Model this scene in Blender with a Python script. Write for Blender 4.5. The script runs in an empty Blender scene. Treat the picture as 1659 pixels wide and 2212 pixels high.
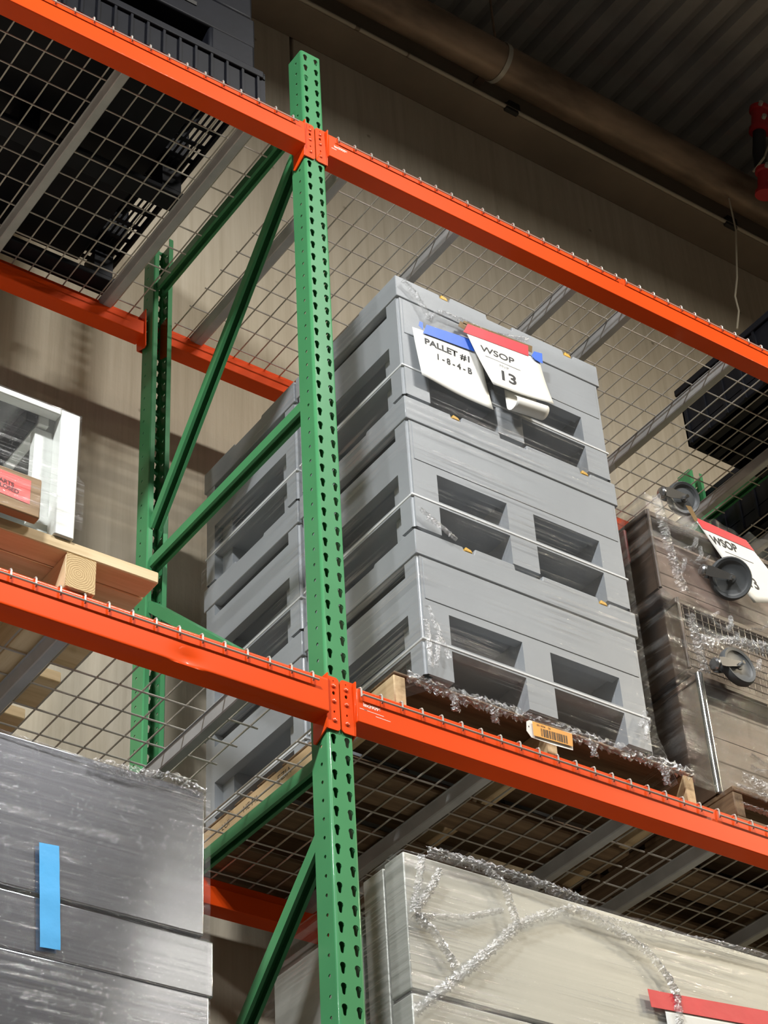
import bpy, math, random
from mathutils import Matrix, Vector
from mathutils.geometry import tessellate_polygon

random.seed(7)
SC = bpy.context.scene
COL = SC.collection

# ------------------------------------------------------------------ camera
cam_d = bpy.data.cameras.new('camera')
cam_d.sensor_fit = 'VERTICAL'
cam_d.sensor_height = 24.0
cam_d.lens = 24.0 * 4395.29 / 2212.0
cam_d.clip_start = 0.05
cam_d.clip_end = 200
cam = bpy.data.objects.new('camera', cam_d)
COL.objects.link(cam)
_yaw, _pit, _rol = math.radians(37.1304), math.radians(38.2577), math.radians(3.7176)
_f = Vector((math.sin(_yaw) * math.cos(_pit), math.cos(_yaw) * math.cos(_pit), math.sin(_pit)))
_r = Vector((math.cos(_yaw), -math.sin(_yaw), 0))
_d = _f.cross(_r)
_r2 = math.cos(_rol) * _r + math.sin(_rol) * _d
_d2 = -math.sin(_rol) * _r + math.cos(_rol) * _d
_m = Matrix((_r2, -_d2, -_f)).transposed().to_4x4()
_m.translation = Vector((-2.4445, -3.4929, 1.596))
cam.matrix_world = _m
SC.camera = cam

# ------------------------------------------------------------------ world, exposure, lamps
wd = bpy.data.worlds.new('world')
SC.world = wd
wd.use_nodes = True
wd.node_tree.nodes['Background'].inputs[0].default_value = (0.9, 0.95, 1.0, 1)
wd.node_tree.nodes['Background'].inputs[1].default_value = 0.02
SC.view_settings.view_transform = 'Standard'
SC.view_settings.look = 'None'
SC.view_settings.gamma = 1.0
SC.view_settings.use_curve_mapping = False
SC.view_settings.exposure = -0.55
# high-bay lamps over the aisle: x, y, watts, colour
LAMP_Z = 8.6
LAMPS = [(1.35, -3.05, 430, (1.0, 0.98, 0.94)), (-3.85, -3.05, 1150, (0.97, 0.99, 1.0)),
         (6.55, -3.05, 540, (1.0, 0.86, 0.64)), (-9.05, -3.05, 900, (0.97, 0.99, 1.0)), (11.75, -3.05, 540, (1.0, 0.86, 0.64)),
         (4.99, -9.0, 40, (1.0, 0.95, 0.82)), (8.4, -6.45, 450, (1.0, 0.86, 0.62))]  # the weakest one is added only for the gleam on the brushed steel

# ------------------------------------------------------------------ mesh helpers
class MB:
    def __init__(self):
        self.v, self.f = [], []
    def add(self, vs, fs):
        b = len(self.v)
        self.v += [tuple(p) for p in vs]
        self.f += [tuple(i + b for i in q) for q in fs]
        return self
    def box(self, x0, x1, y0, y1, z0, z1):
        return self.add([(x0, y0, z0), (x1, y0, z0), (x1, y1, z0), (x0, y1, z0), (x0, y0, z1), (x1, y0, z1), (x1, y1, z1), (x0, y1, z1)],
                        [(3, 2, 1, 0), (4, 5, 6, 7), (0, 1, 5, 4), (1, 2, 6, 5), (2, 3, 7, 6), (3, 0, 4, 7)])
    def quad(self, a, b, c, d):
        return self.add([a, b, c, d], [(0, 1, 2, 3)])
    def prism(self, poly, vec):
        """closed polygon of 3-D points swept by vec"""
        n = len(poly)
        vec = Vector(vec)
        vs = [Vector(p) for p in poly] + [Vector(p) + vec for p in poly]
        tri = tessellate_polygon([[Vector(p) for p in poly]])
        fs = [tuple(t) for t in tri] + [tuple(i + n for i in reversed(t)) for t in tri]
        fs += [(i, (i + 1) % n, (i + 1) % n + n, i + n) for i in range(n)]
        return self.add(vs, fs)
    def holed(self, loops, vec, rim=True):
        """loops[0] outer, rest holes; plate swept by vec"""
        vec = Vector(vec)
        L = [[Vector(p) for p in l] for l in loops]
        flat = [p for l in L for p in l]
        n = len(flat)
        tri = tessellate_polygon(L)
        vs = flat + [p + vec for p in flat]
        fs = [tuple(t) for t in tri] + [tuple(i + n for i in reversed(t)) for t in tri]
        b = 0
        for l in L:
            k = len(l)
            fs += [(b + i, b + (i + 1) % k, b + (i + 1) % k + n, b + i + n) for i in range(k)]
            b += k
        return self.add(vs, fs)
    def tube(self, pts, r, n=6, cap=True):
        pts = [Vector(p) for p in pts]
        rings = []
        for i, p in enumerate(pts):
            t = (pts[min(i + 1, len(pts) - 1)] - pts[max(i - 1, 0)]).normalized()
            up = Vector((0, 0, 1)) if abs(t.z) < 0.9 else Vector((1, 0, 0))
            a = t.cross(up).normalized()
            b = t.cross(a)
            rr = r[i] if isinstance(r, (list, tuple)) else r
            rings.append([p + rr * (math.cos(6.2832 * k / n) * a + math.sin(6.2832 * k / n) * b) for k in range(n)])
        vs = [q for g in rings for q in g]
        fs = []
        for i in range(len(pts) - 1):
            for k in range(n):
                fs.append((i * n + k, i * n + (k + 1) % n, (i + 1) * n + (k + 1) % n, (i + 1) * n + k))
        if cap:
            fs += [tuple(reversed(range(n))), tuple(range((len(pts) - 1) * n, len(pts) * n))]
        return self.add(vs, fs)
    def lathe(self, prof, o, axis, n=24):
        """prof: (radius, height) along axis from o"""
        o, ax = Vector(o), Vector(axis).normalized()
        up = Vector((0, 0, 1)) if abs(ax.z) < 0.9 else Vector((1, 0, 0))
        a = ax.cross(up).normalized()
        b = ax.cross(a)
        vs, fs = [], []
        for r, h in prof:
            vs += [o + ax * h + r * (math.cos(6.2832 * k / n) * a + math.sin(6.2832 * k / n) * b) for k in range(n)]
        for i in range(len(prof) - 1):
            for k in range(n):
                fs.append((i * n + k, i * n + (k + 1) % n, (i + 1) * n + (k + 1) % n, (i + 1) * n + k))
        return self.add(vs, fs)
    def grid(self, P, nu, nv):
        """P(i,j) -> point"""
        vs = [P(i, j) for j in range(nv + 1) for i in range(nu + 1)]
        w = nu + 1
        return self.add(vs, [(j * w + i, j * w + i + 1, (j + 1) * w + i + 1, (j + 1) * w + i) for j in range(nv) for i in range(nu)])
    def build(self, name, mat, parent=None, bevel=0, seg=2, smooth=False, solid=0, fix=True):
        off = wloc(parent) if parent else Vector((0, 0, 0))
        me = bpy.data.meshes.new(name)
        me.from_pydata([tuple(Vector(p) - off) for p in self.v], [], self.f)
        if fix:
            import bmesh
            bm = bmesh.new(); bm.from_mesh(me)
            bmesh.ops.recalc_face_normals(bm, faces=bm.faces[:])
            bm.to_mesh(me); bm.free()
        me.materials.append(mat)
        o = bpy.data.objects.new(name, me)
        COL.objects.link(o)
        if parent:
            o.parent = parent
        if smooth:
            for p in me.polygons:
                p.use_smooth = True
            me.set_sharp_from_angle(angle=math.radians(40))
        if solid:
            md = o.modifiers.new('solid', 'SOLIDIFY'); md.thickness = solid; md.offset = -1
        if bevel:
            md = o.modifiers.new('bevel', 'BEVEL'); md.width = bevel; md.segments = seg; md.limit_method = 'ANGLE'; md.angle_limit = 0.6
            md.harden_normals = False
            for p in me.polygons:
                p.use_smooth = True
            me.set_sharp_from_angle(angle=math.radians(35))
        return o

def lin(a, b, n):
    return [a + (b - a) * i / n for i in range(n + 1)]

def wloc(o):
    v = Vector((0, 0, 0))
    while o:
        v = v + o.location
        o = o.parent
    return v

def tag(o, label, cat, group=None):
    o['label'] = label
    o['category'] = cat
    if group:
        o['group'] = group
    return o

def thing(name, label, cat, loc=(0, 0, 0), group=None):
    o = bpy.data.objects.new(name, None)
    o.empty_display_size = 0.1
    COL.objects.link(o)
    o.location = loc
    return tag(o, label, cat, group)

def copy_tree(o, loc=None, parent=None, label=None):
    c = o.copy()
    COL.objects.link(c)
    c.parent = parent
    if loc is not None:
        c.location = loc
    if label:
        c['label'] = label
    for ch in o.children:
        copy_tree(ch, None, c)
    return c

def struct(o):
    o['kind'] = 'structure'
    return o

def stuff(o):
    o['kind'] = 'stuff'
    return o

def text(body, size, o, u, v, mat, name, parent, bold=0.0, align='LEFT'):
    cu = bpy.data.curves.new('t', 'FONT')
    cu.body = body
    cu.size = size
    cu.align_x = align
    cu.offset = bold
    ob = bpy.data.objects.new('t', cu)
    COL.objects.link(ob)
    bpy.context.view_layer.update()
    dg = bpy.context.evaluated_depsgraph_get()
    me = bpy.data.meshes.new_from_object(ob.evaluated_get(dg))
    bpy.data.objects.remove(ob)
    bpy.data.curves.remove(cu)
    o, u, v = Vector(o), Vector(u), Vector(v)
    off = wloc(parent) if parent else Vector((0, 0, 0))
    for p in me.vertices:
        p.co = o + u * p.co.x + v * p.co.y - off
    me.materials.clear()
    me.materials.append(mat)
    r = bpy.data.objects.new(name, me)
    COL.objects.link(r)
    r.parent = parent
    return r

# ------------------------------------------------------------------ materials
def srgb(r, g, b):
    f = lambda c: (c / 255 / 12.92) if c / 255 <= 0.04045 else ((c / 255 + 0.055) / 1.055) ** 2.4
    return (f(r), f(g), f(b), 1)

def new_mat(name):
    m = bpy.data.materials.new(name)
    m.use_nodes = True
    nt = m.node_tree
    b = nt.nodes['Principled BSDF']
    return m, nt, b

def nd(nt, t, **k):
    n = nt.nodes.new(t)
    for a, v in k.items():
        setattr(n, a, v)
    return n

def coords(nt, scale=(1, 1, 1), kind='Object', rot=(0, 0, 0)):
    tc = nd(nt, 'ShaderNodeTexCoord')
    mp = nd(nt, 'ShaderNodeMapping')
    mp.inputs['Scale'].default_value = scale
    mp.inputs['Rotation'].default_value = rot
    if kind == 'World':
        g = nd(nt, 'ShaderNodeNewGeometry')
        nt.links.new(g.outputs['Position'], mp.inputs['Vector'])
    else:
        nt.links.new(tc.outputs[kind], mp.inputs['Vector'])
    return mp.outputs['Vector']

def noise(nt, vec, scale=5, detail=4, rough=0.55):
    n = nd(nt, 'ShaderNodeTexNoise')
    n.inputs['Scale'].default_value = scale
    n.inputs['Detail'].default_value = detail
    n.inputs['Roughness'].default_value = rough
    nt.links.new(vec, n.inputs['Vector'])
    return n.outputs['Fac']

def ramp(nt, fac, stops):
    r = nd(nt, 'ShaderNodeValToRGB')
    while len(r.color_ramp.elements) < len(stops):
        r.color_ramp.elements.new(0.5)
    for e, (p, c) in zip(r.color_ramp.elements, stops):
        e.position = p
        e.color = c if len(c) == 4 else (*c, 1)
    nt.links.new(fac, r.inputs['Fac'])
    return r.outputs['Color']

def bump(nt, b, h, strength=0.1, dist=0.01, inp='Normal'):
    n = nd(nt, 'ShaderNodeBump')
    n.inputs['Strength'].default_value = strength
    n.inputs['Distance'].default_value = dist
    nt.links.new(h, n.inputs['Height'])
    nt.links.new(n.outputs['Normal'], b.inputs[inp])
    return n

def mul(c, k):
    return (c[0] * k, c[1] * k, c[2] * k, 1)

def paint(name, c, rough=0.4, metal=0.0, var=0.12, vs=6, bmp=0.0, bs=60, scale=(1, 1, 1), coat=0.0, spec=0.5):
    m, nt, b = new_mat(name)
    f = noise(nt, coords(nt, scale, 'World'), vs, 5)
    nt.links.new(ramp(nt, f, [(0.3, mul(c, 1 - var)), (0.7, mul(c, 1 + var))]), b.inputs['Base Color'])
    b.inputs['Roughness'].default_value = rough
    b.inputs['Metallic'].default_value = metal
    b.inputs['Coat Weight'].default_value = coat
    b.inputs['Coat Roughness'].default_value = 0.07
    b.inputs['Specular IOR Level'].default_value = spec
    if bmp:
        bump(nt, b, noise(nt, coords(nt, scale, 'World'), bs, 3), bmp, 0.004)
    return m

M = {}
M['orange'] = paint('orange_paint', (0.78, 0.072, 0.007, 1), 0.4, var=0.06, vs=3, bmp=0.02, bs=25, spec=0.1, coat=0.15)
M['green'] = paint('green_paint', (0.062, 0.255, 0.102, 1), 0.42, var=0.08, vs=4, bmp=0.015, bs=30, spec=0.15, coat=0.22)
M['wire'] = paint('galvanised_wire', (0.50, 0.465, 0.41, 1), 0.4, metal=0.4, var=0.12)
M['channel'] = paint('galvanised_channel', (0.42, 0.42, 0.415, 1), 0.45, metal=0.2, var=0.12, vs=12)
M['brown_wire'] = paint('brown_wire', (0.2, 0.16, 0.13, 1), 0.4, metal=0.4)
M['rivet'] = paint('orange_rivet', (0.75, 0.08, 0.015, 1), 0.3, coat=0.5)
M['grey_plastic'] = paint('grey_plastic', (0.315, 0.332, 0.350, 1), 0.42, var=0.07, vs=3, bmp=0.03, bs=70, spec=0.3, coat=0.25)
M['pale_plastic'] = paint('pale_grey_plastic', (0.70, 0.71, 0.71, 1), 0.3, var=0.05)
M['yellow'] = paint('yellow_plastic', (0.62, 0.35, 0.04, 1), 0.45)
M['black_plastic'] = paint('black_plastic', (0.0055, 0.006, 0.009, 1), 0.5, var=0.3, vs=9, bmp=0.08, bs=40, spec=0.18)
M['white_print'] = paint('white_print', (0.82, 0.62, 0.55, 1), 0.6, var=0.1)
M['black_ink'] = paint('black_ink', (0.012, 0.012, 0.014, 1), 0.6)
M['grey_ink'] = paint('grey_ink', (0.3, 0.3, 0.3, 1), 0.6)
M['paper'] = paint('white_paper', (0.78, 0.77, 0.72, 1), 0.7, var=0.04, vs=8, bmp=0.1, bs=12)
M['blue_tape'] = paint('blue_tape', (0.03, 0.13, 0.62, 1), 0.45, bmp=0.1, bs=30)
M['red_tape'] = paint('red_tape', (0.62, 0.02, 0.035, 1), 0.45, bmp=0.1, bs=30)
M['brown_tape'] = paint('brown_packing_tape', (0.2, 0.13, 0.06, 1), 0.25, bmp=0.3, bs=40)
M['sky_tape'] = paint('sky_blue_tape', (0.1, 0.42, 0.78, 1), 0.3, bmp=0.15, bs=35)
M['orange_tag'] = paint('orange_tag', (0.83, 0.36, 0.06, 1), 0.45)
M['red_label'] = paint('red_label', (0.85, 0.055, 0.04, 1), 0.45)
M['red_ink'] = paint('dark_red_ink', (0.12, 0.008, 0.012, 1), 0.6)
M['cardboard'] = paint('cardboard', (0.34, 0.22, 0.115, 1), 0.75, var=0.08, bmp=0.05)
M['white_enamel'] = paint('white_enamel', (0.68, 0.7, 0.66, 1), 0.35, var=0.03)
M['chrome'] = paint('chrome', (0.85, 0.86, 0.86, 1), 0.12, metal=1.0, var=0.03)
M['rubber'] = paint('grey_rubber', (0.075, 0.08, 0.083, 1), 0.5)
M['zinc'] = paint('zinc_plate', (0.4, 0.4, 0.4, 1), 0.25, metal=0.9)
M['brown_board'] = paint('brown_board', (0.085, 0.052, 0.032, 1), 0.5, var=0.25, vs=5, scale=(1, 1, 6))
M['taupe'] = paint('taupe_goods', (0.17, 0.115, 0.09, 1), 0.5, var=0.2)
M['maroon'] = paint('maroon_goods', (0.22, 0.045, 0.04, 1), 0.5, var=0.25)
M['ledger'] = paint('brown_steel', (0.21, 0.165, 0.115, 1), 0.6, var=0.18, vs=2.5)
M['pipe'] = paint('rusty_black_pipe', (0.22, 0.155, 0.105, 1), 0.38, metal=0.3, var=0.5, vs=7, scale=(0.4, 1, 1), bmp=0.1, bs=20)
M['conduit'] = paint('pale_conduit', (0.42, 0.37, 0.28, 1), 0.4)
M['strap'] = paint('steel_strap', (0.5, 0.47, 0.4, 1), 0.4, metal=0.4)
M['clamp'] = paint('dark_clamp', (0.02, 0.018, 0.015, 1), 0.6)
M['ceiling'] = paint('dark_roof_deck', (0.26, 0.24, 0.215, 1), 0.7, var=0.2, vs=3)
M['red_fitting'] = paint('red_fitting', (0.4, 0.02, 0.025, 1), 0.4)
M['black_pipe'] = paint('black_pipe', (0.02, 0.02, 0.022, 1), 0.5)
M['floor'] = paint('floor_concrete', (0.07, 0.067, 0.062, 1), 0.5, var=0.1, vs=1)
M['far_wall'] = paint('far_wall', (0.13, 0.125, 0.12, 1), 0.8, var=0.1, vs=0.5)
M['string'] = paint('string', (0.5, 0.45, 0.34, 1), 0.8)
M['lamp_body'] = paint('lamp_body', (0.3, 0.3, 0.3, 1), 0.5)

def concrete():
    m, nt, b = new_mat('tan_concrete')
    s1 = noise(nt, coords(nt, (9, 1, 0.35), 'World'), 3.2, 6, 0.65)      # vertical board marks
    s2 = noise(nt, coords(nt, (1, 1, 1), 'World'), 0.9, 5)
    s3 = noise(nt, coords(nt, (1, 1, 0.7), 'World'), 26, 3)
    c1 = ramp(nt, s1, [(0.25, (0.42, 0.365, 0.275)), (0.5, (0.50, 0.44, 0.34)), (0.75, (0.57, 0.51, 0.405))])
    c2 = ramp(nt, s2, [(0.3, (0.86, 0.83, 0.78)), (0.65, (1.0, 1.0, 1.0))])
    mx = nd(nt, 'ShaderNodeMixRGB', blend_type='MULTIPLY')
    mx.inputs[0].default_value = 1
    nt.links.new(c1, mx.inputs[1]); nt.links.new(c2, mx.inputs[2])
    # sparse dark pits
    vor = nd(nt, 'ShaderNodeTexVoronoi'); vor.inputs['Scale'].default_value = 5.0
    nt.links.new(coords(nt, (1, 1, 1), 'World'), vor.inputs['Vector'])
    pit = ramp(nt, vor.outputs['Distance'], [(0.02, (0.35, 0.33, 0.3)), (0.07, (1, 1, 1))])
    mx2 = nd(nt, 'ShaderNodeMixRGB', blend_type='MULTIPLY'); mx2.inputs[0].default_value = 0.8
    nt.links.new(mx.outputs[0], mx2.inputs[1]); nt.links.new(pit, mx2.inputs[2])
    nt.links.new(mx2.outputs[0], b.inputs['Base Color'])
    b.inputs['Roughness'].default_value = 0.85
    ad = nd(nt, 'ShaderNodeMath', operation='ADD')
    nt.links.new(s1, ad.inputs[0]); nt.links.new(s3, ad.inputs[1])
    bump(nt, b, ad.outputs[0], 0.25, 0.006)
    return m
M['concrete'] = concrete()

def wood(name, axis, c0, c1, c2, end=False):
    m, nt, b = new_mat(name)
    sc = {'x': (0.6, 9, 9), 'y': (9, 0.6, 9), 'z': (9, 9, 0.6)}[axis]
    if end:
        w = nd(nt, 'ShaderNodeTexWave', wave_type='RINGS', rings_direction='Y')
        w.inputs['Scale'].default_value = 55; w.inputs['Distortion'].default_value = 3.5; w.inputs['Detail'].default_value = 3; w.inputs['Detail Scale'].default_value = 2
        mp = coords(nt, (1, 1, 1), 'Object')
        nt.links.new(mp, w.inputs['Vector'])
        f = w.outputs['Fac']
    else:
        f = noise(nt, coords(nt, sc, 'World'), 4.5, 6, 0.6)
    col = ramp(nt, f, [(0.28, c0), (0.5, c1), (0.72, c2)])
    k = noise(nt, coords(nt, (1, 1, 1), 'World'), 7, 2)
    kn = ramp(nt, k, [(0.66, (1, 1, 1)), (0.72, (0.45, 0.36, 0.28))])
    mx = nd(nt, 'ShaderNodeMixRGB', blend_type='MULTIPLY'); mx.inputs[0].default_value = 0.55
    nt.links.new(col, mx.inputs[1]); nt.links.new(kn, mx.inputs[2])
    nt.links.new(mx.outputs[0], b.inputs['Base Color'])
    b.inputs['Roughness'].default_value = 0.7
    bump(nt, b, f, 0.25, 0.002)
    return m
NEW = ((0.56, 0.40, 0.20), (0.68, 0.51, 0.29), (0.76, 0.60, 0.37))
OLD = ((0.085, 0.048, 0.023), (0.155, 0.092, 0.046), (0.225, 0.142, 0.074))
M['wood_new_x'] = wood('pale_pine_x', 'x', *NEW)
M['wood_new_y'] = wood('pale_pine_y', 'y', *NEW)
M['wood_end'] = wood('pine_end_grain', 'y', (0.44, 0.29, 0.13), (0.52, 0.36, 0.17), (0.60, 0.43, 0.21), end=True)
M['wood_tan_y'] = wood('tan_pine_y', 'y', (0.36, 0.24, 0.12), (0.50, 0.35, 0.19), (0.60, 0.45, 0.26))
M['wood_old_x'] = wood('worn_pine_x', 'x', *OLD)
M['wood_old_y'] = wood('worn_pine_y', 'y', *OLD)

def steel(name, c, rough, warm=1.0):
    m, nt, b = new_mat(name)
    f = noise(nt, coords(nt, (0.5, 0.5, 60), 'World'), 3, 4)
    nt.links.new(ramp(nt, f, [(0.3, mul(c, 0.86)), (0.7, mul(c, 1.08))]), b.inputs['Base Color'])
    b.inputs['Metallic'].default_value = 0.92
    b.inputs['Roughness'].default_value = rough
    b.inputs['Anisotropic'].default_value = 0.8
    b.inputs['Anisotropic Rotation'].default_value = 0.25
    tg = nd(nt, 'ShaderNodeTangent', direction_type='RADIAL', axis='Z')
    nt.links.new(tg.outputs[0], b.inputs['Tangent'])
    g = noise(nt, coords(nt, (1, 1, 1), 'World'), 2.2, 2)
    bump(nt, b, g, 0.03, 0.05)
    return m
M['steel_dark'] = steel('brushed_steel', (0.40, 0.41, 0.45, 1), 0.16)
M['steel_pale'] = paint('pale_sheet_steel', (0.44, 0.44, 0.40, 1), 0.42, metal=0.25, var=0.06, vs=2, scale=(0.4, 0.4, 30))

def film(name, base, streak, haze, stretch=(1.2, 1.2, 55), tilt=(0, 0.0, 0), rough=0.12, bmp=0.5, crumple=0.35, cs=26, hs=0.0, edge=(0.48, 0.66)):
    m, nt, b = new_mat(name)
    nt.nodes.remove(b)
    out = nt.nodes['Material Output']
    s = noise(nt, coords(nt, stretch, 'World', tilt), 1.0, 5, 0.6)
    c = noise(nt, coords(nt, (1, 1, 1), 'World'), cs, 4, 0.6)
    patch = noise(nt, coords(nt, (1, 1, 1), 'World'), 2.3, 3)
    sm = ramp(nt, s, [(edge[0], (0, 0, 0)), (edge[1], (1, 1, 1))])
    pm = ramp(nt, patch, [(0.45, (0.1, 0.1, 0.1)), (0.62, (1, 1, 1))])
    ml = nd(nt, 'ShaderNodeMath', operation='MULTIPLY')
    nt.links.new(sm, ml.inputs[0]); nt.links.new(pm, ml.inputs[1])
    fa = nd(nt, 'ShaderNodeMath', operation='MULTIPLY_ADD')
    fa.inputs[1].default_value = streak; fa.inputs[2].default_value = base
    nt.links.new(ml.outputs[0], fa.inputs[0])
    h = nd(nt, 'ShaderNodeMath', operation='MULTIPLY_ADD')
    h.inputs[1].default_value = crumple
    nt.links.new(c, h.inputs[0]); nt.links.new(s, h.inputs[2])
    bp = nd(nt, 'ShaderNodeBump'); bp.inputs['Strength'].default_value = bmp; bp.inputs['Distance'].default_value = 0.02
    nt.links.new(h.outputs[0], bp.inputs['Height'])
    tr = nd(nt, 'ShaderNodeBsdfTransparent'); tr.inputs[0].default_value = (0.97, 0.97, 0.97, 1)
    gl = nd(nt, 'ShaderNodeBsdfGlossy'); gl.inputs['Roughness'].default_value = rough
    nt.links.new(bp.outputs[0], gl.inputs['Normal'])
    df = nd(nt, 'ShaderNodeBsdfDiffuse'); df.inputs[0].default_value = (0.8, 0.8, 0.8, 1)
    m1 = nd(nt, 'ShaderNodeMixShader')
    hz = nd(nt, 'ShaderNodeMath', operation='MULTIPLY_ADD'); hz.inputs[1].default_value = hs; hz.inputs[2].default_value = haze
    nt.links.new(ml.outputs[0], hz.inputs[0]); nt.links.new(hz.outputs[0], m1.inputs[0])
    nt.links.new(tr.outputs[0], m1.inputs[1]); nt.links.new(df.outputs[0], m1.inputs[2])
    m2 = nd(nt, 'ShaderNodeMixShader')
    nt.links.new(fa.outputs[0], m2.inputs[0])
    nt.links.new(m1.outputs[0], m2.inputs[1]); nt.links.new(gl.outputs[0], m2.inputs[2])
    nt.links.new(m2.outputs[0], out.inputs['Surface'])
    return m
M['film'] = film('stretch_film', 0.02, 0.22, 0.010, stretch=(1.0, 1.0, 70), rough=0.12, crumple=0.2, cs=30, hs=0.06, edge=(0.52, 0.62))
M['film_dense'] = film('tight_stretch_film', 0.03, 0.25, 0.02, stretch=(0.4, 0.4, 95), tilt=(0, 0.03, 0), rough=0.12, bmp=0.6, crumple=0.06, cs=45, hs=0.16, edge=(0.5, 0.6))
M['film_cart'] = film('glossy_stretch_film', 0.04, 0.32, 0.02, hs=0.14, edge=(0.5, 0.62), stretch=(2, 2, 24), tilt=(0, 0.25, 0), rough=0.08, bmp=0.8, crumple=0.8, cs=30)
M['film_crumple'] = film('crumpled_stretch_film', 0.25, 0.5, 0.05, stretch=(9, 9, 9), rough=0.2, bmp=0.6, crumple=1.0, cs=70)

# ------------------------------------------------------------------ lamps
def lamp(x, y, w, c, label):
    t = thing('high_bay_lamp', label, 'lamp', (x, y, LAMP_Z), 'high bay lamps over the aisle')
    MB().box(x - .62, x + .62, y - .2, y + .2, LAMP_Z + .02, LAMP_Z + .1).build('housing', M['lamp_body'], t, bevel=.01)
    MB().tube([(x, y, LAMP_Z + .1), (x, y, 9.76)], .008, 8).build('hanger', M['strap'], t)
    ld = bpy.data.lights.new('lamp_light', 'AREA')
    ld.shape = 'RECTANGLE'; ld.size = 1.15; ld.size_y = 0.36
    ld.energy = w; ld.color = c
    lo = bpy.data.objects.new('lamp_light', ld)
    COL.objects.link(lo)
    lo.parent = t
for (x, y, w, c), l in zip(LAMPS, ('lamp over the aisle straight behind the viewer', 'lamp over the aisle to the left of the viewer',
                                   'warm lamp over the aisle to the right of the picture', 'lamp over the aisle farthest to the left',
                                   'warm lamp over the aisle farthest to the right', 'added dim lamp behind the viewer for the gleam on the steel boxes', 'warm dim lamp between the two aisles at right')):
    lamp(x, y, w, c, l)

# ------------------------------------------------------------------ building shell
YW = 1.338
wall = struct(bpy.data.objects.new('wall_back', None)); COL.objects.link(wall)
js = [-16, -7.5, -3.2, 0.865, 5.1, 9.4, 18]
for i in range(len(js) - 1):
    MB().box(js[i] + .008, js[i + 1] - .008, YW, YW + .2, 0, 10.2).build('panel', M['concrete'], wall, bevel=.006)
struct(MB().box(-16, 18, YW + .19, YW + .3, 0, 10.2).build('wall_back_core', M['clamp']))
struct(MB().box(-16, 18, -13, YW, -.1, 0).build('floor', M['floor']))
struct(MB().box(-16, 18, -13.1, -13, 0, 10.2).build('wall_front', M['far_wall']))
struct(MB().box(-16.1, -16, -13, YW, 0, 10.2).build('wall_left', M['far_wall']))
struct(MB().box(18, 18.1, -13, YW, 0, 10.2).build('wall_right', M['far_wall']))
rb = MB()
prof = []
x = -16.0
while x < 18:
    prof += [(x, 9.75), (x + .075, 9.75), (x + .095, 9.795), (x + .13, 9.795)]
    x += .15
prof.append((18.0, 9.75))
for (xa, za), (xb, zb) in zip(prof, prof[1:]):
    rb.quad((xa, -13, za), (xb, -13, zb), (xb, YW, zb), (xa, YW, za))
struct(rb.build('ceiling', M['ceiling'], fix=False))

# steel ledger beam along the wall head with the pipe and the conduit on it
led = struct(bpy.data.objects.new('trim_1', None)); COL.objects.link(led)
MB().box(-16, 18, 1.148, YW, 8.95, 8.975).build('bottom_flange', M['ledger'], led, bevel=.004)
MB().box(-16, 18, 1.17, 1.21, 8.975, 9.35).build('web', M['ledger'], led)
pp = thing('ceiling_pipe', 'thick rust brown pipe running along under the roof', 'pipe', (0, 1.0, 9.05))
MB().tube([(-16, 1.0, 9.038), (18, 1.0, 9.038)], .095, 32).build('pipe', M['pipe'], pp, smooth=True)
for xx in (1.79, 6.5, -3.0):
    MB().lathe([(.097, -.012), (.0995, -.012), (.0995, .012), (.097, .012)], (xx, 1.0, 9.038), (1, 0, 0), 32).build('strap', M['strap'], pp, smooth=True)
    MB().tube([(xx, 1.0, 9.13), (xx, 1.0, 9.76)], .006, 8).build('hanger_rod', M['pipe'], pp)
    MB().box(xx - .02, xx + .02, 1.0, 1.17, 9.05, 9.06).build('bracket', M['pipe'], pp)
cd = thing('conduit', 'thin pale conduit clipped along the steel beam below the thick pipe', 'conduit', (0, 1.14, 8.96))
for a, b_ in ((-16, 1.075), (1.10, 1.36), (1.37, 18)):
    MB().tube([(a, 1.138, 8.957), (b_, 1.138, 8.957)], .0105, 10).build('tube', M['conduit'], cd, smooth=True)
MB().tube([(1.07, 1.138, 8.957), (1.38, 1.138, 8.957)], .0095, 10).build('coupling', M['ledger'], cd, smooth=True)
for xx in (1.97, 3.36, 0.4):
    MB().box(xx - .045, xx + .03, 1.128, 1.152, 8.935, 8.98).build('clamp', M['clamp'], cd, bevel=.004)
    MB().box(xx - .01, xx + .055, 1.14, 1.18, 8.985, 9.03).build('clamp', M['clamp'], cd, bevel=.004)

def fitting(x, y, z, label, drop=True):
    t = thing('sprinkler_fitting', label, 'pipe fitting', (x, y, z), 'red sprinkler pipe fittings under the roof')
    MB().lathe([(.0, -.075), (.052, -.075), (.052, -.055), (.04, -.05), (.04, .05), (.052, .055), (.052, .075), (0, .075)], (x, y, z), (0, -.25, 1), 20).build('tee_body', M['red_fitting'], t, smooth=True)
    MB().lathe([(.035, 0), (.035, .07), (.05, .075), (.05, .10), (0, .10)], (x, y, z), (1, .1, .1), 20).build('tee_branch', M['red_fitting'], t, smooth=True)
    MB().tube([(x + .1, y + .01, z + .01), (x + 1.4, y + .14, z + .14)], .03, 16).build('branch_pipe', M['red_fitting'], t, smooth=True)
    for s in (-1, 1):
        MB().lathe([(0, 0), (.012, 0), (.012, .02), (0, .02)], (x - .03, y - .05, z + .05 * s), (-.5, -1, 0), 8).build('bolt', M['strap'], t)
    if drop:
        MB().tube([(x, y + .018, z - .075), (x, y + .05, z - .2), (x, y + .06, z - .32)], .033, 16).build('drop_pipe', M['black_pipe'], t, smooth=True)
    return t
f1 = fitting(3.335, .80, 9.40, 'red sprinkler pipe tee with a black drop pipe high under the roof')
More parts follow.
